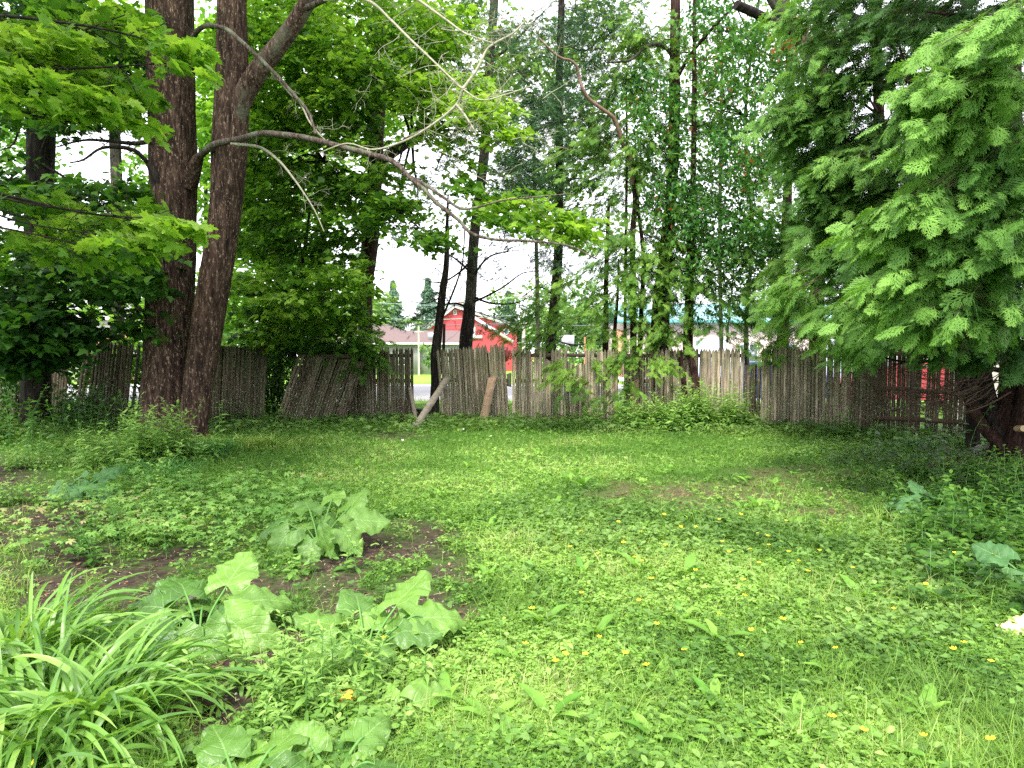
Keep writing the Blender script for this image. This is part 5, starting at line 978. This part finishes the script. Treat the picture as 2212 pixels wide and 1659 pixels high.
BUTT = [(1450, 1160, 330, 55, 1), (1250, 1110, 200, 40, .5), (2000, 1230, 240, 90, .8), (1000, 905, 200, 24, .9), (1500, 925, 300, 22, .9), (1850, 960, 220, 26, .8), (1900, 1330, 200, 100, .5), (660, 935, 240, 26, .9)]
def cover(name, tmpl, mat, n, size, hgt, dens, y0=2.15, y1=16.6, pw=1.6, tiltm=(-.5, .4), label=None, sdist=.035, beyond=False, sz=.35):
    x, y = gpos(n, y0, y1, 1.0, pw); n = len(x); keep = (U(0, 1, n) < dens(x, y)) & ((y < fenceline(x)+.3) | beyond); x, y = x[keep], y[keep]; m = len(x)
    s = size*(1+sdist*(y-3))*U(1-sz, 1+sz, m); h = hgt*(.35+1.1*fbm(x*2.6+3, y*2.6))*U(.3, 1.1, m)*(1+.02*y)
    b = Buf(); R = rots(U(0, 6.28, m), U(tiltm[0], tiltm[1], m), N(.3, m)); z = gz(x, y)+(h if tmpl is not T_BLADE and tmpl is not T_BLADE_B else 0)
    a = np.clip(.5+1.5*(fbm(x*.9+20, y*.9, None, 3)-.5)+.5*(fbm(x*4, y*4)-.5)+N(.2, m), 0, 1)
    scatter(b, tmpl, np.stack([x, y, z], -1), R, s, a); o = b.build(name, M[mat]); o['kind'] = 'stuff'
    if label: o['label'] = label
    return o
base = lambda x, y: 1-soil(x, y)
cl = lambda x, y: np.clip(base(x, y)*1.1, 0, 1)**2.5*np.clip(.45+1.1*(fbm(x*.8, y*.8)-.3), .15, 1)*(1-.8*region(WEEDY, x, y))*(1-.45*np.clip((y-7)/4, 0, 1))
cover('clover_ground_cover', T_CLOVER, 'clover', 210000, .022, .062, cl, pw=1.7, label='low clover spreading through the lawn', sdist=.07)
gr = lambda x, y: np.clip(base(x, y)**2*(.35+.9*fbm(x*1.1+5, y*1.1+8)+.35*np.clip((y-8)/5, 0, 1)), 0, 1)*(1-.7*region(WEEDY, x, y))*(1-.6*region(SHADE_COVER, x, y))
cover('lawn_grass', T_BLADE_B, 'grass', 200000, .095, 0, gr, pw=1.5, tiltm=(-.7, .7), label='uneven short lawn grass', sdist=.045, sz=.45)
cover('buttercup_ground_cover', T_LOBED, 'butterleaf', 110000, .034, .10, lambda x, y: np.clip(region(BUTT, x, y), 0, 1)*np.clip(base(x, y)+.1, 0, 1)**2+.05*base(x, y), pw=1.3, label='lobed buttercup leaves in low patches', sdist=.05)
cover('small_weed_cover', T_OVAL, 'weed', 90000, .045, .10, lambda x, y: np.clip(region(WEEDY, x, y)*(.25+.9*fbm(x*3, y*3))*(1-soil(x, y))**2.5+.08*(1-soil(x, y))+.025, 0, 1), pw=1.5, label='small leaved weeds over the soil', sdist=.03)
cover('pale_weed_cover', T_COMP, 'weed_pink', 34000, .058, .20, lambda x, y: region([(430, 1120, 230, 75, 1), (580, 1090, 140, 50, .8), (150, 1170, 150, 50, .25)], x, y)*np.clip(2.2*fbm(x*2.4+9, y*2.4)-.5, 0, 1), y0=4.5, y1=10, pw=1.2, label='pale five leaflet weeds in loose drifts', sdist=.0)
cover('shade_weed_cover', T_OVAL, 'shrub', 50000, .075, .13, lambda x, y: np.clip(region(SHADE_COVER, x, y)*(.2+1.2*fbm(x*2, y*2)-.3*soil(x, y)), 0, 1), y0=4.2, y1=13, pw=1.2, label='dark ovate leaved undergrowth beneath the right cedar', sdist=.0, beyond=True)
cover('fence_foot_weeds', T_COMP, 'butterleaf', 34000, .085, .17, lambda x, y: np.clip((y-fenceline(x)+1.9+.9*fbm(x*.7, y*0+3))/1.2, 0, 1)*np.clip(1.6*fbm(x*1.3, y*1.3), .3, 1), y0=9, y1=16.9, pw=.5, label='leafy weeds along the foot of the fence', sdist=0, beyond=True)
cover('fence_foot_grass', T_BLADE_W, 'tallgrass', 12000, .24, 0, lambda x, y: np.clip((y-fenceline(x)+1.3)/.8, 0, 1)*np.clip(2.2*fbm(x*.9+4, y)-.6, 0, 1), y0=9, y1=17.1, pw=.5, tiltm=(-.5, .5), sdist=0, beyond=True, label='long grass at the foot of the fence')
cover('leaf_litter', T_OVAL, 'deadleaf', 30000, .03, .004, lambda x, y: np.clip(soil(x, y)*.8+.02, 0, 1)*(.25+.75*(proj(x, np.maximum(y, 1.2))[0] > 1150)), pw=1.3, tiltm=(-.2, .5), label='brown leaf litter and wood chips on bare soil', sdist=.08)
cover('long_lawn_grass', T_BLADE_B, 'grass', 90000, .15, 0, lambda x, y: np.clip(base(x, y), 0, 1)*np.clip(5*(fbm(x*1.6+50, y*1.6, None, 3)-.52), 0, 1), pw=1.5, tiltm=(-.7, .7), sdist=.02, sz=.4, label='longer grass in clumps across the lawn')
cover('dry_straw', T_BLADE_B, 'straw', 26000, .10, 0, lambda x, y: .25+.5*fbm(x*1.5, y*1.5+40), pw=1.5, tiltm=(-1.5, -1.0), label='dry straw lying in the lawn', sdist=.03)
cover('far_verge_grass', T_BLADE_W, 'grass', 12000, .2, 0, lambda x, y: 1+0*x, y0=17, y1=24.4, pw=1, tiltm=(-.5, .5), sdist=0, beyond=True, label='grass beyond the fence')
# pebbles in the soil
b = Buf(); ico = [(0, 0, 1), (.9, 0, .4), (.28, .85, .4), (-.72, .53, .4), (-.72, -.53, .4), (.28, -.85, .4), (0, 0, -.5)]; IF = np.array([(0, 1, 2), (0, 2, 3), (0, 3, 4), (0, 4, 5), (0, 5, 1), (6, 2, 1), (6, 3, 2), (6, 4, 3), (6, 5, 4), (6, 1, 5)])
x, y = gpos(9000, 2.3, 8, .78, 1.5); k = soil(x, y) > .55; x, y = x[k], y[k]; m = len(x)
scatter(b, (np.array(ico)*[1, .8, .55], IF), np.stack([x, y, gz(x, y)], -1), rots(U(0, 6.28, m), N(.2, m), N(.2, m)), .004+.012*U(0, 1, m)**4, U(0, 1, m)); t = NT('pebble'); t.done(t.pbsdf(t.ramp(t.attr(), [(0, (.09, .07, .06)), (.8, (.25, .23, .21)), (1, (.7, .68, .66))]), .8)); o = b.build('pebbles', t.m); o['kind'] = 'stuff'; o['label'] = 'small stones in the bare soil'
# ------------------------------------------------------------------ named plants
def blade_mesh(b, p, yaw, L, wd, rise, drop, a, n=9, tw=0):
    f = np.array([math.cos(yaw), math.sin(yaw)]); s = np.array([-f[1], f[0]]); V = []; t0 = rise; x = z = 0.
    for k in range(n+1):
        t = k/n; ang = t0-(t0+drop)*t**1.25; 
        if k: x += math.cos(ang)*L/n; z += math.sin(ang)*L/n
        w_ = wd*min(1, .55+2.2*t)*(1-t**3.2)*.5+.0006; c = p+np.array([f[0]*x, f[1]*x, z])
        q = np.array([s[0]*w_, s[1]*w_, .35*w_]); q2 = np.array([-s[0]*w_, -s[1]*w_, .35*w_]); tq = math.sin(tw*t)*w_
        V += [c+q+[0, 0, tq], c, c+q2-[0, 0, tq]]
    F = [(3*k+j, 3*k+j+1, 3*k+4+j, 3*k+3+j) for k in range(n) for j in (0, 1)]
    b.add(V, F, a)
def daylily(label, u, v, n, L, spread, seed):
    random.seed(seed); g = G(u, v); g[2] = gz(g[0], g[1]); e = empty('daylily_clump', g, label, 'plant'); b = Buf()
    for k in range(n):
        a = random.uniform(0, 6.28); r = spread*math.sqrt(random.random()); p = g+[r*math.cos(a), r*math.sin(a), -.01]
        yaw = a+random.gauss(0, .7); l = L*random.uniform(.6, 1.15)
        blade_mesh(b, p, yaw, l, random.uniform(.018, .028), random.uniform(1.0, 1.5), random.uniform(-.1, 1.25), min(1, max(0, random.gauss(.5, .25))), 10, random.uniform(-1.5, 1.5))
    b.build('leaves', M['daylily'], e, smooth=True)
daylily('dense daylily clump with arching strap leaves in the lower left corner', 120, 1590, 290, .68, .32, 1)
daylily('daylily clump behind the corner one, along the left edge', 20, 1440, 170, .66, .28, 2)
daylily('small daylily tuft at the right flank of the corner clump', 255, 1570, 90, .60, .18, 3)
daylily('daylily leaves at the very bottom left edge of the photo', 30, 1760, 80, .55, .22, 4)
# burdock
def burleaf(e, base, yaw, pitch, stalk, L, W, tone, mat, roll=0):
    nu, nv = 14, 18; V = []; UV = []; ph = random.uniform(0, 6.28); f2 = random.uniform(5, 8)
    for j in range(nv+1):
        t = j/nv
        wv = (math.sin(math.pi*min(1, (t*.90+.07))**.66))**.7*(1-.08*t); bk = .16*(1-min(1, t*3.2))
        for i in range(nu+1):
            s = (i/nu-.5)*2; ed = 1+.05*math.sin(f2*3*t+ph+(3 if s > 0 else 0))*abs(s)+.03*math.sin(31*t+ph*3)*abs(s)**3
            x = s*wv*W*.5*ed; y = (t-bk*abs(s)**1.1*1.6)*L
            z = -.24*L*t*t+.10*L*abs(s)-.14*L*abs(s)**2.2+.055*L*math.sin(f2*t*2+ph+s*2)*abs(s)**1.4+.06*L*math.sin(f2*3.9*t+ph*2-s*3)*abs(s)**1.8+.03*L*math.sin(t*6+ph)
            if t < .08 and abs(s) < .12: pass
            V.append((x, y, z)); UV.append((i/nu, t))
    V = np.array(V); F = [(j*(nu+1)+i, j*(nu+1)+i+1, (j+1)*(nu+1)+i+1, (j+1)*(nu+1)+i) for j in range(nv) for i in range(nu)]
    R = rots(np.array([yaw-1.5708]), np.array([pitch]), np.array([roll]))[0]
    d = np.array([math.cos(yaw), math.sin(yaw), 0]); tip = base+d*stalk*.75+[0, 0, stalk*.72]
    b = Buf(); b.add(V@R.T+tip, F, tone, np.array(UV)); b2 = Buf()
    o = b.build('leaf', M[mat], e, smooth=True)
    tube(b2, [base, base+d*stalk*.25+[0, 0, stalk*.4], tip, tip+(R@np.array([0, L*.2, -.022*L]))], [.009, .007, .006, .003], 6, 4); b2.build('stalk', M['stem'], o, world=False) if False else stalkb(b2, e)
def stalkb(b2, e): b2.build('leaf_stalk', M['stem'], e, smooth=True)
def burdock(label, u, v, leaves, seed, mat='burdock'):
    random.seed(seed); g = G(u, v); g[2] = float(gz(g[0], g[1])); e = empty('burdock_plant', g, label, 'plant', 'burdock plants')
    leaves = leaves+[(a_+random.uniform(15, 30), s_*.55, l_*.7, p_-.2) for a_, s_, l_, p_ in leaves]
    for (ang, stalk, L, pit) in leaves:
        burleaf(e, g+[.03*math.cos(R_(ang)), .03*math.sin(R_(ang)), 0], R_(ang), pit*.4+.55*math.sin(R_(ang))-random.uniform(-.15, .4), stalk*.85, L*.86, L*.86*random.uniform(.82, 1.0), random.uniform(.0, 1), mat, .55*math.cos(R_(ang))+random.gauss(0, .35))
burdock('large wavy leaved burdock left of centre, beside the daylilies', 430, 1385, [(-60, .26, .36, -.35), (-20, .24, .40, -.2), (30, .3, .34, .1), (80, .38, .34, .25), (130, .34, .36, .1), (170, .3, .30, .0), (-110, .2, .34, -.35), (-150, .22, .30, -.3), (-5, .3, .30, .1), (60, .16, .22, .2)], 5)
burdock('broad burdock with pale upright leaf on the bare path, lower centre left', 790, 1425, [(20, .34, .36, .05), (60, .36, .34, .2), (110, .32, .30, .1), (160, .26, .30, 0), (-150, .2, .28, -.35), (-100, .2, .30, -.5), (-50, .16, .2, -.6), (0, .26, .24, 0), (-125, .12, .22, -.4)], 6)
burdock('mid sized burdock at the edge of the mown grass, farther back', 690, 1190, [(-90, .24, .30, -.5), (-140, .34, .34, -.3), (180, .4, .34, -.1), (120, .46, .3, .1), (60, .46, .34, .15), (10, .4, .34, -.1), (-30, .34, .30, -.3), (-70, .46, .30, -.2), (90, .55, .28, .2), (30, .3, .26, 0)], 7)
burdock('burdock leaf cut by the bottom edge, right of the daylilies', 520, 1730, [(70, .18, .28, .1), (20, .14, .24, -.1), (130, .18, .24, .1), (-20, .12, .2, -.2), (100, .1, .2, 0), (170, .12, .18, 0)], 8)
burdock('low burdock leaves at the bottom edge, lower centre left', 720, 1690, [(60, .16, .24, .1), (140, .14, .2, 0), (0, .14, .2, -.2)], 9)
burdock('single low burdock leaf near the orange dead leaf', 850, 1550, [(25, .1, .24, .1), (110, .06, .14, .2)], 10)
burdock('dull green burdock in the shade at the far left', 170, 1075, [(-80, .2, .34, -.4), (-20, .24, .36, -.3), (190, .24, .38, -.35), (60, .3, .34, 0), (120, .3, .3, 0)], 11, 'burdock_d')
burdock('shaded burdock under the right hand undergrowth', 2010, 1120, [(170, .16, .34, -.1), (200, .2, .32, -.2), (20, .22, .4, 0), (80, .24, .3, .1), (-60, .15, .2, -.3)], 12, 'burdock_d')
burdock('flat burdock leaf lying in the lawn towards the right edge', 1965, 1175, [(185, .08, .24, 0), (10, .08, .22, -.05)], 13, 'burdock')
burdock('small burdock at the right edge above the yellow cloth', 2230, 1270, [(170, .2, .3, -.2), (120, .22, .28, 0), (220, .12, .24, -.4)], 14, 'burdock_d')
# stalks with narrow leaves
def stalks(label, u, v, n, rad, H_, leafL, seed, mat='weed', name='goldenrod_clump', wl=T_LANCE, per=30, group='leafy stalk clumps'):
    r = np.random.default_rng(seed); g = G(u, v); g[2] = float(gz(g[0], g[1])); e = empty(name, g, label, 'plant', None); b = Buf(); sb = Buf()
    for k in range(n):
        a, q = r.uniform(0, 6.28), rad*r.normal(.6, .45); p = g+[q*math.cos(a)*1.7, q*math.sin(a), 0]; h = H_*r.uniform(.35, 1.2); ln = r.normal(0, .2, 2)*h
        top = p+[ln[0], ln[1], h]; mid = (p+top)/2+[ln[0]*-.2, 0, .03]; tube(sb, [p, mid, top], [.004, .003, .0015], 4, 3, cap=False)
        t = np.linspace(.12, 1, per)+r.normal(0, .01, per); pos = p+(top-p)*t[:, None]+(np.sin(t*3.14)*-.2)[:, None]*np.array([ln[0], 0, 0])
        yaw = np.arange(per)*2.4+r.uniform(0, 6); R = rots(yaw, .75*t-.35+r.normal(0, .2, per), r.normal(0, .3, per))
        scatter(b, wl, pos, R, leafL*(1.15-.65*t)*r.uniform(.8, 1.2, per), np.clip(.25+.6*t+r.normal(0, .12, per), 0, 1))
    b.build('leaves', M[mat], e); sb.build('stems', M['stem'], e); return e
stalks('narrow leaved stalks on the soil between the two front burdocks', 640, 1475, 34, .26, .28, .10, 1)
stalks('low narrow leaved stalks in front of the centre left burdock', 600, 1560, 16, .2, .18, .08, 2)
stalks('willowy stalks at the foot of the double trunk, right of centre', 370, 1000, 50, .34, .85, .19, 3)
stalks('willowy stalks left of the double trunk foot', 290, 1010, 50, .45, .75, .18, 4)
stalks('leafy stalks in the shade farther left of the trunk', 180, 985, 24, .5, .55, .13, 41, 'shrub')
stalks('tall leafy stalks against the fence beneath the cut stems', 1500, 925, 80, .65, .9, .22, 5)
stalks('leafy stalks against the fence left of the cut stems', 1400, 925, 64, .6, .62, .2, 6)
stalks('stalks at the right end of the fence weeds, by the low section', 1580, 925, 44, .4, .75, .2, 7)
stalks('sparse stalks in front of the pale lichened section', 1280, 918, 14, .35, .45, .13, 8)
stalks('short stalks beside the light brown propped board', 1090, 920, 12, .3, .4, .11, 9)
stalks('bushy weeds inside the fence gap by the stump', 985, 905, 24, .35, .55, .13, 10)
stalks('rounded leaf sapling in front of the mossy section', 1850, 950, 9, .3, .6, .17, 11, 'shrub', 'sapling', T_OVAL, 12)
stalks('slender sapling in front of the backlit section', 2010, 985, 7, .45, .8, .19, 12, 'shrub', 'sapling', T_OVAL, 10)
stalks('leafy sapling by the plain topped section right of the double trunk', 480, 915, 12, .4, .95, .17, 13, 'shrub', 'sapling', T_OVAL, 14)
stalks('sapling with maple leaves among the fence stalks', 1540, 912, 8, .3, .95, .21, 14, 'maple', 'sapling', T_MAPLE2, 9)
stalks('bushy dark sapling below the leaves at the far left fence', 190, 940, 30, .9, 1.0, .15, 15, 'shrub', 'sapling', T_OVAL, 18)
stalks('dark sapling in the shade at the left edge', 20, 960, 26, .8, 1.1, .16, 16, 'shrub', 'sapling', T_OVAL, 18)
stalks('dark leafy sapling at the foot of the collapsing section', 560, 925, 18, .5, .6, .14, 17, 'shrub', 'sapling', T_OVAL, 14)
for k, (u, v, n, h, lb) in enumerate([(2150, 1190, 34, .42, 'dense ovate leaved shrub at the right edge, nearest one'), (2080, 1110, 30, .4, 'ovate leaved shrub behind the nearest right one'), (2200, 1075, 30, .5, 'dark shrub at the right edge by the cedar base'), (1985, 1040, 16, .3, 'low shrub at the edge of the right bare patch'), (2100, 1030, 22, .35, 'low dark shrub before the cedar trunks'), (2210, 1330, 12, .32, 'shrub shoots at the right edge above the yellow cloth')]):
    stalks(lb, u, v, n, .42, h, .12, 30+k, 'shrub', 'snowberry_shrub', T_OVAL, 16)
for k, (u, v, n, h, m_, lb) in enumerate([(200, 1200, 10, .34, 'shrub', 'dark young plant with reddish stem on the left soil'), (240, 1165, 9, .4, 'shrub', 'dark bushy plant behind the reddish stemmed one'), (330, 1060, 20, .35, 'weed', 'light leafy seedlings in front of the shaded burdock'), (60, 1010, 34, .45, 'weed', 'bright leafy weeds at the left edge'), (40, 1090, 20, .3, 'weed', 'bright leafy weeds near the left soil'), (640, 1240, 6, .3, 'weed', 'pale whorled seedling before the mid sized burdock'), (330, 1105, 8, .32, 'weed_pink', 'pinkish green seedling in the left drift')]):
    stalks(lb, u, v, n, .3, h, .085, 60+k, m_, 'weed_plant', T_OVAL, 14)
def tuft(label, u, v, n, rad, L, seed, mat='tallgrass'):
    random.seed(seed); g = G(u, v); g[2] = float(gz(g[0], g[1])); b = Buf()
    for k in range(n):
        a = random.uniform(0, 6.28); r = rad*math.sqrt(random.random()); blade_mesh(b, g+[r*math.cos(a)*1.5, r*math.sin(a), 0], a+random.gauss(0, 1), L*random.uniform(.5, 1.15), .013, random.uniform(1.1, 1.5), random.uniform(.1, 1.2), random.random(), 6)
    tag(b.build('grass_tuft', M[mat], loc=g), label, 'grass tuft')
tuft('long blue green grass tuft at the foot of the right trunk', 425, 985, 420, .32, .6, 1); tuft('long grass tuft right of the double trunk', 500, 968, 420, .42, .45, 2, 'grass'); tuft('arching grass tuft left of the right trunk foot', 340, 1030, 260, .32, .5, 3); tuft('loose grass tuft at the lawn edge past the trunk', 590, 962, 380, .5, .35, 4, 'grass')
# dock and dandelion leaves in the lawn
def dock_proto(seed, nl, L, up):
    random.seed(seed); b = Buf(); 
    for k in range(nl):
        a = k*2.4+random.uniform(-.4, .4); l = L*random.uniform(.7, 1.1); W = l*random.uniform(.24, .34); n = 9; V = []; f = (math.cos(a), math.sin(a)); s = (-f[1], f[0]); x = z = 0.
        el = up*random.uniform(.7, 1.15); ph = random.uniform(0, 6)
        for j in range(n+1):
            t = j/n; ang = el-(el+.25)*t*.75; x += math.cos(ang)*l/n*(j > 0); z += math.sin(ang)*l/n*(j > 0); w_ = W*.5*(math.sin(math.pi*min(1, .06+.94*t)**.85)**.8 if t > .12 else .12)*(1+.12*math.sin(15*t+ph))
            for q in (-1, -.5, 0, .5, 1): V.append((f[0]*x+s[0]*w_*q, f[1]*x+s[1]*w_*q, z+abs(q)*w_*.25+.06*w_*math.sin(11*t+ph+q*2)))
        V = np.array(V); F = [(5*j+i, 5*j+i+1, 5*j+6+i, 5*j+5+i) for j in range(n) for i in range(4)]
        uv = np.array([((i)/4, j/n) for j in range(n+1) for i in range(5)]); b.add(V, F, random.random(), uv)
    return b
protos = [dock_proto(k, nl, L, up) for k, (nl, L, up) in enumerate([(5, .17, .9), (4, .20, 1.2), (6, .15, .6), (3, .22, 1.3), (7, .16, .5)])]
pm = [p.build('dock_plant', M['dock'], smooth=True) for p in protos]
DK = [(1330, 1095), (1056, 1260), (700, 1025), (1010, 1015), (900, 1020), (1480, 1600), (1550, 1390), (1870, 1600), (1255, 1250), (1700, 1240), (1430, 1480), (1120, 1440), (1030, 1480), (1190, 1560), (1370, 1590), (1060, 1560), (1290, 1380), (1500, 1290), (1855, 1300), (1640, 1380), (1800, 1470), (960, 1520), (1130, 1380), (1540, 1530), (1260, 1490), (1390, 1150), (1200, 1100), (1100, 1130), (1240, 1170), (1050, 1100), (1160, 1240), (1380, 1240), (1610, 1170), (1010, 1380), (930, 1450), (1720, 1610), (2000, 1560), (1620, 1500), (1470, 1350), (980, 1640), (1270, 1640), (1090, 1620), (620, 1080), (1450, 1020), (1300, 1000), (1160, 985), (1540, 1005), (870, 985), (770, 1010), (1240, 950), (1420, 960), (950, 1080), (830, 1060), (1950, 1400), (2060, 1500), (1740, 1340)]
random.seed(3); DK += [(random.uniform(900, 2050), random.uniform(1010, 1650)) for _ in range(46)]
for k, (u, v) in enumerate(DK):
    o = pm[k % 5] if k < 5 else pm[k % 5].copy()
    if k >= 5: C.objects.link(o)
    g = G(u, v); s = random.uniform(.75, 1.2); o.location = (g[0], g[1], float(gz(g[0], g[1]))+.01); o.scale = (s, s, s); o.rotation_euler = (0, 0, random.uniform(0, 6.28))
    tag(o, 'broad leaved dock or dandelion rosette standing in the lawn', 'weed', 'broad leaved weeds in the lawn')
# buttercup flowers
def flower(pet, r=.013, h=.16, mat='yellow', name='buttercup_flower'):
    b = Buf()
    for k in range(pet):
        a = k*6.283/pet; c, s = math.cos(a), math.sin(a); V = [(0, 0, 0), (r*.55, r*.35, r*.12), (r*1.0, r*.30, r*.42), (r*1.08, 0, r*.42), (r*1.0, -r*.30, r*.42), (r*.55, -r*.35, r*.12)]
        b.add([(x*c-y*s, x*s+y*c, z+h) for x, y, z in V], [(0, 1, 2), (0, 2, 3), (0, 3, 4), (0, 4, 5)])
    return b
bf = flower(5, .017); bm = bf.build('petals', M['yellow']).data; sb = Buf(); tube(sb, [(0.01, 0, 0), (-.005, .0, .09), (0, 0, .16)], [.0016, .0013, .001], 4, 2, cap=False); sm = sb.build('stem', M['stem']).data
for o in [o for o in C.objects if o.name in ('petals', 'stem')]: D.objects.remove(o)
FL = [(1503, 1153), (1510, 1146), (1388, 1212), (1345, 1225), (1655, 1158), (1640, 1155), (1600, 1148), (1380, 1150), (1300, 1195), (1290, 1170), (1265, 1160), (1430, 1120), (1480, 1118), (1560, 1130), (1590, 1120), (1680, 1165), (1700, 1195), (1720, 1215), (1735, 1240), (1770, 1195), (1630, 1358), (1690, 1352), (1738, 1384), (1505, 1240), (1465, 1280), (1555, 1335), (1590, 1400), (1380, 1300), (1290, 1370), (1268, 1415), (1200, 1412), (1200, 1430), (1130, 1395), (1840, 1225), (1930, 1310), (2005, 1270), (2060, 1200), (2150, 1212), (2090, 1395), (2065, 1400), (2140, 1435), (1850, 1580), (1795, 1560), (2005, 1584), (2170, 1615), (1480, 1230), (1440, 1190), (1350, 1180), (1325, 1250), (1410, 1260), (1250, 1285), (1175, 1250), (1560, 1175), (1620, 1190), (1540, 1215), (1640, 1220), (1600, 1250), (1500, 1190), (1460, 1145), (1150, 1330), (1345, 1415), (1410, 1440), (1590, 1290), (790, 1408), (825, 1375), (745, 1500), (1120, 930), (1070, 920), (1090, 930), (1240, 925), (1310, 930), (1440, 925), (1700, 935), (1730, 930), (1810, 940), (1855, 945), (1020, 920), (985, 930), (1520, 925), (1150, 960), (1310, 955), (1500, 965), (870, 990), (660, 1000), (1390, 1175), (1330, 1135), (1370, 1205), (1300, 1215), (1240, 1195), (1660, 1180), (1530, 1160), (1570, 1200), (1690, 1130), (1710, 1150), (83, 1640), (1420, 1345), (1200, 1180), (1490, 1410), (1820, 1400)]
FL = [q for k, q in enumerate(FL) if not (q[1] < 1300 and q[0] < 1720 and k % 3 == 0)]
for k, (u, v) in enumerate(FL):
    vg = v+.16*2360/( (2360/(v-770)) )/1.6*.62 if False else v+(v-770)*.09
    g = G(u, vg); e = empty('buttercup_flower', (g[0], g[1], float(gz(g[0], g[1]))), 'small yellow buttercup blossom on a thin stem in the grass', 'flower', 'buttercups in the lawn', random.uniform(0, 6))
    s = random.uniform(.7, 1.05); e.scale = (s, s, s); e.rotation_euler[0] = random.uniform(-.25, .35)
    for n_, m_ in (('petals', bm), ('stem', sm)): o = D.objects.new(n_, m_); C.objects.link(o); o.parent = e
# dead yellow leaf, white petals, cloth, stone
random.seed(21)
def flatleaf(label, u, v, L, name, mat, cat='leaf', z=.06):
    g = G(u, v); g[2] = float(gz(g[0], g[1]))+z; b = Buf(); V = []; nu, nv = 8, 10
    for j in range(nv+1):
        for i in range(nu+1):
            t = j/nv; s = i/nu*2-1; w_ = math.sin(math.pi*(.05+.93*t))**.6*.36; V.append((s*w_*L, (t-.5)*L, .10*L*math.sin(7*t+3*s)+.06*L*math.sin(9*s+4*t)-.15*L*s*s))
    R = rots(np.array([random.uniform(0, 6)]), np.array([-.2]), np.array([.3]))[0]; b.add(np.array(V)@R.T+g, [(j*(nu+1)+i, j*(nu+1)+i+1, (j+1)*(nu+1)+i+1, (j+1)*(nu+1)+i) for j in range(nv) for i in range(nu)]); tag(b.build(name, mat, loc=g, smooth=True), label, cat)
flatleaf('shrivelled orange yellow leaf lying under the lower centre left burdock', 742, 1515, .17, 'dead_leaf', plain('orange_dead_leaf', (.62, .38, .08, 1), .8, .1, .4, 30), z=.05)
flatleaf('torn pinkish brown leaf beside the large burdock', 418, 1322, .07, 'dead_leaf', plain('pink_dead_leaf', (.5, .38, .34, 1), .8, .1, .2, 30), z=.12)
for u, v, q in ((870, 955, 'left of the grey leaning board foot'), (1060, 950, 'in front of the light brown board'), (1000, 935, 'midway between the two leaning boards')): flatleaf('tiny white petal in the grass '+q, u, v, .06, 'white_petal', M['white_petal'], 'petal')
g = G(2215, 1372); b = Buf(); V = []; n = 22
for j in range(n+1):
    for i in range(n+1):
        s, t_ = i/n*2-1, j/n*2-1; r = math.hypot(s, t_); V.append((g[0]+s*.16*(1-.18*t_*t_), g[1]+t_*.10*(1-.2*s*s), gz(g[0], g[1])+.02+max(0, .075*(1-r*r*.8))+.018*math.sin(5*s+2*t_)+.01*math.sin(9*t_-4*s)+.006*math.sin(17*s)))
b.add(V, [(j*(n+1)+i, j*(n+1)+i+1, (j+1)*(n+1)+i+1, (j+1)*(n+1)+i) for j in range(n) for i in range(n)]); e = empty('crumpled_cloth', g, 'crumpled pale yellow and white cloth at the right edge of the lawn', 'cloth')
b.build('yellow_fold', plain('pale_yellow_cloth', (.80, .74, .34, 1), .7, .2, .12, 12), e, smooth=True)
b = Buf(); V = np.array(V)*1.0; V[:, 0] += .075; V[:, 1] -= .09; V[:, 2] -= .03; b.add(V, [(j*(n+1)+i, j*(n+1)+i+1, (j+1)*(n+1)+i+1, (j+1)*(n+1)+i) for j in range(n) for i in range(n)]); b.build('white_fold', plain('pale_cloth', (.62, .70, .66, 1), .7), e, smooth=True)
g = P(2125, 962, 11.0); b = Buf(); tube(b, [(g[0]-.16, g[1], .02), (g[0], g[1], .08), (g[0]+.18, g[1], .0)], [.05, .11, .04], 12, 4, .2, 5, 4); tag(b.build('stone', plain('grey_stone', (.22, .21, .18, 1), .9, .1, .3, 12, .5), loc=(g[0], g[1], 0), smooth=True), 'mossy grey stone at the foot of the right cedar trunks', 'stone')
